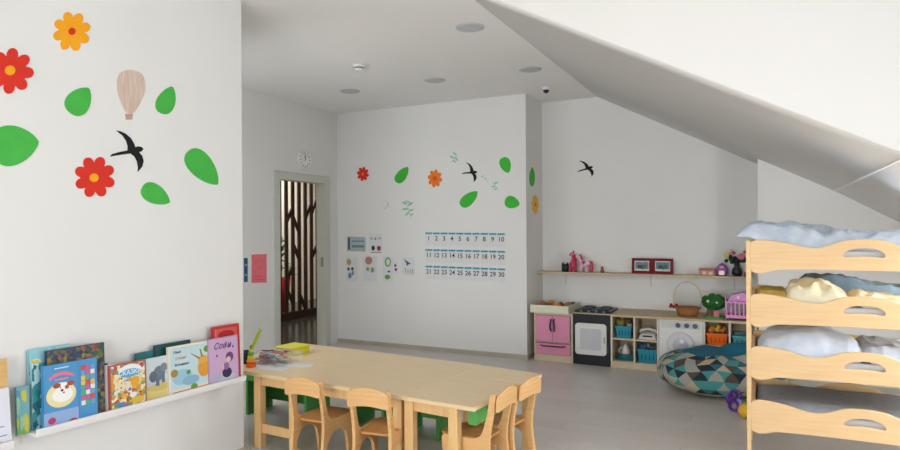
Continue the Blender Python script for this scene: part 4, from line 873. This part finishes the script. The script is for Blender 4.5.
# ================================================================== BEAN BAG
bm_ = bpy.data.materials.new('triangle_fabric'); bm_.use_nodes = True; nt = bm_.node_tree; N = nt.nodes; Lk = nt.links
uv = N.new('ShaderNodeUVMap'); uv.uv_map = 'UVMap'; sep = N.new('ShaderNodeSeparateXYZ'); Lk.new(uv.outputs[0], sep.inputs[0])
def M_(op, a, b=None):
    n = N.new('ShaderNodeMath'); n.operation = op
    for i, v in enumerate((a, b)):
        if v is None: continue
        if isinstance(v, (int, float)): n.inputs[i].default_value = v
        else: Lk.new(v, n.inputs[i])
    return n.outputs[0]
vv = sep.outputs[1]; row = M_('FLOOR', vv); fv = M_('FRACT', vv)
# triangles: shifted columns by row parity -> u' = u - v/2
u1 = M_('SUBTRACT', sep.outputs[0], M_('MULTIPLY', vv, .5)); c1 = M_('FLOOR', u1); fu = M_('FRACT', u1)
up = M_('GREATER_THAN', M_('ADD', fu, fv), 1.0)
cmb = N.new('ShaderNodeCombineXYZ'); Lk.new(c1, cmb.inputs[0]); Lk.new(row, cmb.inputs[1]); Lk.new(up, cmb.inputs[2])
wn = N.new('ShaderNodeTexWhiteNoise'); wn.noise_dimensions = '3D'; Lk.new(cmb.outputs[0], wn.inputs['Vector'])
cr = N.new('ShaderNodeValToRGB'); cr.color_ramp.interpolation = 'CONSTANT'
pal = [(0, (24, 44, 52)), (.16, (70, 146, 146)), (.38, (164, 162, 152)), (.58, (186, 172, 146)), (.76, (50, 104, 116)), (.92, (80, 72, 66))]
while len(cr.color_ramp.elements) < len(pal): cr.color_ramp.elements.new(.5)
for e, (p, c) in zip(cr.color_ramp.elements, pal): e.position = p; e.color = (*srgb(c), 1)
Lk.new(wn.outputs['Value'], cr.inputs[0]); Lk.new(cr.outputs[0], N['Principled BSDF'].inputs['Base Color']); N['Principled BSDF'].inputs['Roughness'].default_value = .85
TEALF = mat('teal_fabric', (20, 100, 126), .8, var=.06, bump=.2)
bg = thing('bean_bag', 'large bean bag with teal, black and beige triangle cover and plain teal top', 'bean bag', (-.34, 6.0, 0), 0)
def bag_pt(a, e):
    # a: angle round, e: -pi/2..pi/2 elevation
    ce, se = math.cos(e), math.sin(e); r = abs(ce) ** .62; wob = 1 + .03 * math.sin(3 * a + 1) + .025 * math.sin(5 * a + e * 3)
    x = .54 * r * math.cos(a) * wob; y = .46 * r * math.sin(a) * wob; z = .17 + .17 * (abs(se) ** .8) * (1 if se > 0 else -1)
    z *= 1 + (.22 * (x + .3) if se > 0 else 0)
    if se > 0: z += .015 * math.sin(7 * a) * r
    return Vector((x, y, max(.0, z)))
def bag_part(e0, e1, m_, nm, thick=0, pat=True):
    b = bmesh.new(); ul = b.loops.layers.uv.new('UVMap'); nA, nE = 72, 20; V = []
    for j in range(nE + 1):
        e = e0 + (e1 - e0) * j / nE; V.append([b.verts.new(bag_pt(2 * PI * i / nA, e)) for i in range(nA)])
    for j in range(nE):
        for i in range(nA):
            f = b.faces.new((V[j][i], V[j][(i + 1) % nA], V[j + 1][(i + 1) % nA], V[j + 1][i])); f.smooth = True
            for l, (ii, jj) in zip(f.loops, ((i, j), (i + 1, j), (i + 1, j + 1), (i, j + 1))):
                l[ul].uv = (ii / nA * 28, (e0 + (e1 - e0) * jj / nE + PI / 2) / PI * 10)
    for q in ((V[0][::-1]) if e0 < -1.5 else None, V[-1] if e1 > 1.5 else None):
        if q: b.faces.new(q)
    me = bpy.data.meshes.new(nm); b.to_mesh(me); b.free(); me.materials.append(m_); o = bpy.data.objects.new(nm, me); C.objects.link(o); o.parent = bg; return o
bag_part(-1.52, 1.15, bm_, 'patterned_cover'); bag_part(1.15, 1.52, TEALF, 'teal_top')
fl = mb(TEALF); 
# folded teal flap bulging over the right half
rows = []
for i in range(17):
    u = i / 16
    rows.append([fl.bm.verts.new((-.10 + u * .66, -.24 + .42 * v_ + .05 * math.sin(u * 3), .29 + .13 * math.sin(PI * min(1, u * .75 + .12)) * (math.sin(PI * v_) ** .7 if 0 < v_ < 1 else 0) + .05 * u + .008 * math.sin(u * 22 + v_ * 4))) for v_ in [k / 12 for k in range(13)]])
for a, b in zip(rows, rows[1:]):
    for k in range(12): fl.bm.faces.new((a[k], b[k], b[k + 1], a[k + 1])).smooth = True
fo = fl.build('top_flap', bg); so = fo.modifiers.new('s', 'SOLIDIFY'); so.thickness = .02
tp = thing('stacking_ring_toy', 'purple linked plastic ring toy on the floor beside the bean bag', 'toy', (-.2, 5.36, 0))
for i, (x, y, z) in enumerate([(0, 0, .045), (-.03, .0, .10), (.035, -.01, .06), (.01, .02, .13)]):
    c = [(x + .034 * math.cos(k * PI / 8) * math.cos(i), y + .034 * math.cos(k * PI / 8) * math.sin(i), z + .034 * math.sin(k * PI / 8)) for k in range(16)]
    mb(flat((96, 40, 150) if i != 2 else (150, 150, 200), .35)).tube(c, .0125, closed=True).build('ring', tp)
o = mb(flat((240, 190, 40), .35)).ball((0, 0, .055), .055).use(flat((120, 180, 70), .35)).ball((.0, 0, .1), .02).build('toy_ball'); o.location = (-.115, 5.22, 0); tag(o, 'yellow toy ball beside the bunk bed post', 'toy')

# ================================================================== BUNK BED
BX, BY = -.062, 4.1; BLEN = 1.13; BD = .64
bed = thing('stacked_cot', 'four-tier birch cot stack with wavy rails and oval hand holes', 'bed', (BX, BY, 0))
px_ = lambda x: x - BX
rail_top = [(0, -.028), (.01, -.012), (.05, -.003), (.12, -.008), (.2, -.022), (.28, -.042), (.34, -.046), (.40, -.032), (.46, -.008), (.51, .0), (.565, .003)]
rail_bot = [(.565, -.172), (.4, -.172), (.2, -.176), (.13, -.180), (.09, -.192), (.05, -.2), (.02, -.195), (0, -.18)]
def rail_outline():
    t_ = smooth(rail_top, 3); b_ = smooth(rail_bot, 3)
    Lh = t_ ; Rh = [(2 * .565 - x, z) for x, z in t_[::-1]][1:]
    Rb = [(2 * .565 - x, z) for x, z in b_[::-1]]; return Lh + Rh + Rb + b_[1:]
hole = smooth([(.468, -.083), (.482, -.062), (.515, -.048), (.565, -.042), (.615, -.048), (.648, -.062), (.662, -.083), (.648, -.092), (.61, -.088), (.565, -.086), (.52, -.088), (.482, -.092)], 3, True)
hole = [(x, z - .006) for x, z in hole]
ztops = (1.372, 1.056, .747, .432)
names = ['uppermost', 'second', 'third', 'lowest']
for i, zt in enumerate(ztops):
    for y, nm in ((0, 'front_rail'), (BD, 'rear_rail')):
        o = mb(BIRCHX).plate([rail_outline(), hole], .02, T(0, 0, 0) @ MXZ, .003).build(nm, bed); o.location = (0, y, zt)
    for x in (.012, BLEN - .012):
        o = mb(BIRCHX).box(x - .01, x + .01, .03, BD - .03, zt - .17, zt - .03).build('end_board', bed, bevel=.002)
    mb(BIRCHX).box(.02, BLEN - .02, .012, BD - .012, zt - .168, zt - .152).build('bed_base', bed)
for x in (-.022, BLEN + .002):
    for y in (.0, BD - .04):
        mb(BIRCHX).box(x, x + .022, y - .012, y + .035, 0, 1.365).build('post', bed, bevel=.002)  
for i, zt in enumerate(ztops):
    for y in (.012,): mb(flat((60, 50, 40), .4)).cyl((-.022, y, zt - .12), (-.026, y, zt - .12), .008, n=10).build('bolt', bed)
WM = mat('white_mattress', (214, 216, 222), .9)
mcol = [WM, WM, WM, WM]
for i, zt in enumerate(ztops):
    o = mb(mcol[i]).box(.03, BLEN - .03, .02, BD - .02, 0, .088).build('mattress', bevel=.02); o.location = (BX, BY, zt - .151)
    tag(o, 'thin mattress in the %s tier of the cot stack' % names[i], 'mattress', 'cot mattresses')
from mathutils import noise
def bedding(name, lab, x0, x1, y0, y1, z, hf, m_, cat='blanket', wr=.014, fr=9, seed=0, grp=None, drop=None):
    b = MB().use(m_); nx, ny = 72, 44; top = []; bot = []
    for i in range(nx + 1):
        u = i / nx; a = []; c = []
        for j in range(ny + 1):
            v = j / ny; x = x0 + (x1 - x0) * u; y = y0 + (y1 - y0) * v
            e = min(1, min(u, 1 - u) * 9) ** .5 * min(1, min(v, 1 - v) * 7) ** .5
            p = Vector((x * fr, y * fr * .8, seed)); n_ = 1 - abs(noise.noise(p)) * 2.2 + .5 * noise.noise(p * 2.3)
            h = max(.004, hf(u, v) * e + wr * n_ * e + .006); zz = z
            if drop: zz += drop(u, v)
            a.append(b.bm.verts.new((x, y, zz + h))); c.append(b.bm.verts.new((x, y, zz)))
        top.append(a); bot.append(c)
    for i in range(nx):
        for j in range(ny):
            b.bm.faces.new((top[i][j], top[i + 1][j], top[i + 1][j + 1], top[i][j + 1])).smooth = True
            b.bm.faces.new((bot[i][j], bot[i][j + 1], bot[i + 1][j + 1], bot[i + 1][j])).smooth = True
    for i in range(nx):
        b.bm.faces.new((bot[i][0], bot[i + 1][0], top[i + 1][0], top[i][0])); b.bm.faces.new((top[i][ny], top[i + 1][ny], bot[i + 1][ny], bot[i][ny]))
    for j in range(ny):
        b.bm.faces.new((top[0][j], top[0][j + 1], bot[0][j + 1], bot[0][j])); b.bm.faces.new((bot[nx][j], bot[nx][j + 1], top[nx][j + 1], top[nx][j]))
    o = b.build(name, fix=False); o.location = (BX, BY, 0); return tag(o, lab, cat, grp)
z0 = [zt - .151 + .089 for zt in ztops]
bedding('blanket', 'rumpled pale blue blanket heaped on the top tier of the cot', -.07, 1.1, .045, .62, z0[0], lambda u, v: (.075 + .045 * math.sin(PI * min(1, u * 1.5)) * math.sin(PI * v) + .02 * math.sin(u * 9)) * min(1, .55 + u * 3) + .02 * math.exp(-(u / .05) ** 2), BLUEBLANKET, seed=1, wr=.03, drop=lambda u, v: .078 * max(0, 1 - max(0, u - .06) / .1))
bedding('sheet', 'mustard yellow sheet at the left end of the second tier', .03, .2, .03, .46, z0[1], lambda u, v: .06, MUST, 'sheet', seed=12, wr=.008)
bedding('pillow', 'cream crumpled pillow and cover in the second tier', .17, .56, .03, .40, z0[1], lambda u, v: .12 * math.sin(PI * min(1, .12 + u)) ** .6 * math.sin(PI * (.1 + .8 * v)) ** .5, CREAM, 'pillow', seed=2, wr=.022, fr=12)
bedding('blanket', 'cream blanket trailing right from the pillow in the second tier', .50, 1.08, .03, .45, z0[1], lambda u, v: .06 * (1 - u) ** 2 + .012, CREAM, seed=3, wr=.014, fr=11)
bedding('blanket', 'slate blue blanket bunched at the back of the second tier', .22, 1.08, .47, .62, z0[1], lambda u, v: .10 + .03 * math.sin(u * 7), TEALB, seed=4, wr=.02)
bedding('pillow', 'pale blue plump pillow and duvet in the third tier', .03, .60, .03, .56, z0[2], lambda u, v: .15 * math.sin(PI * min(1, .06 + u * .9)) ** .55 * math.sin(PI * (.08 + .84 * v)) ** .5, BLUEBLANKET, 'pillow', seed=5, wr=.016, fr=7)
bedding('blanket', 'pale blue duvet lying low at the right of the third tier', .55, 1.09, .03, .58, z0[2], lambda u, v: .075 - .02 * u, mat('pale_duvet', (196, 206, 222), .9, bump=.2, scale=14), seed=6, wr=.012)
bedding('blanket', 'flat grey blanket spread over the lowest tier', .03, 1.1, .03, .6, z0[3], lambda u, v: .035 + .0 * u, GREYBLANKET, seed=7, wr=.005, fr=4)
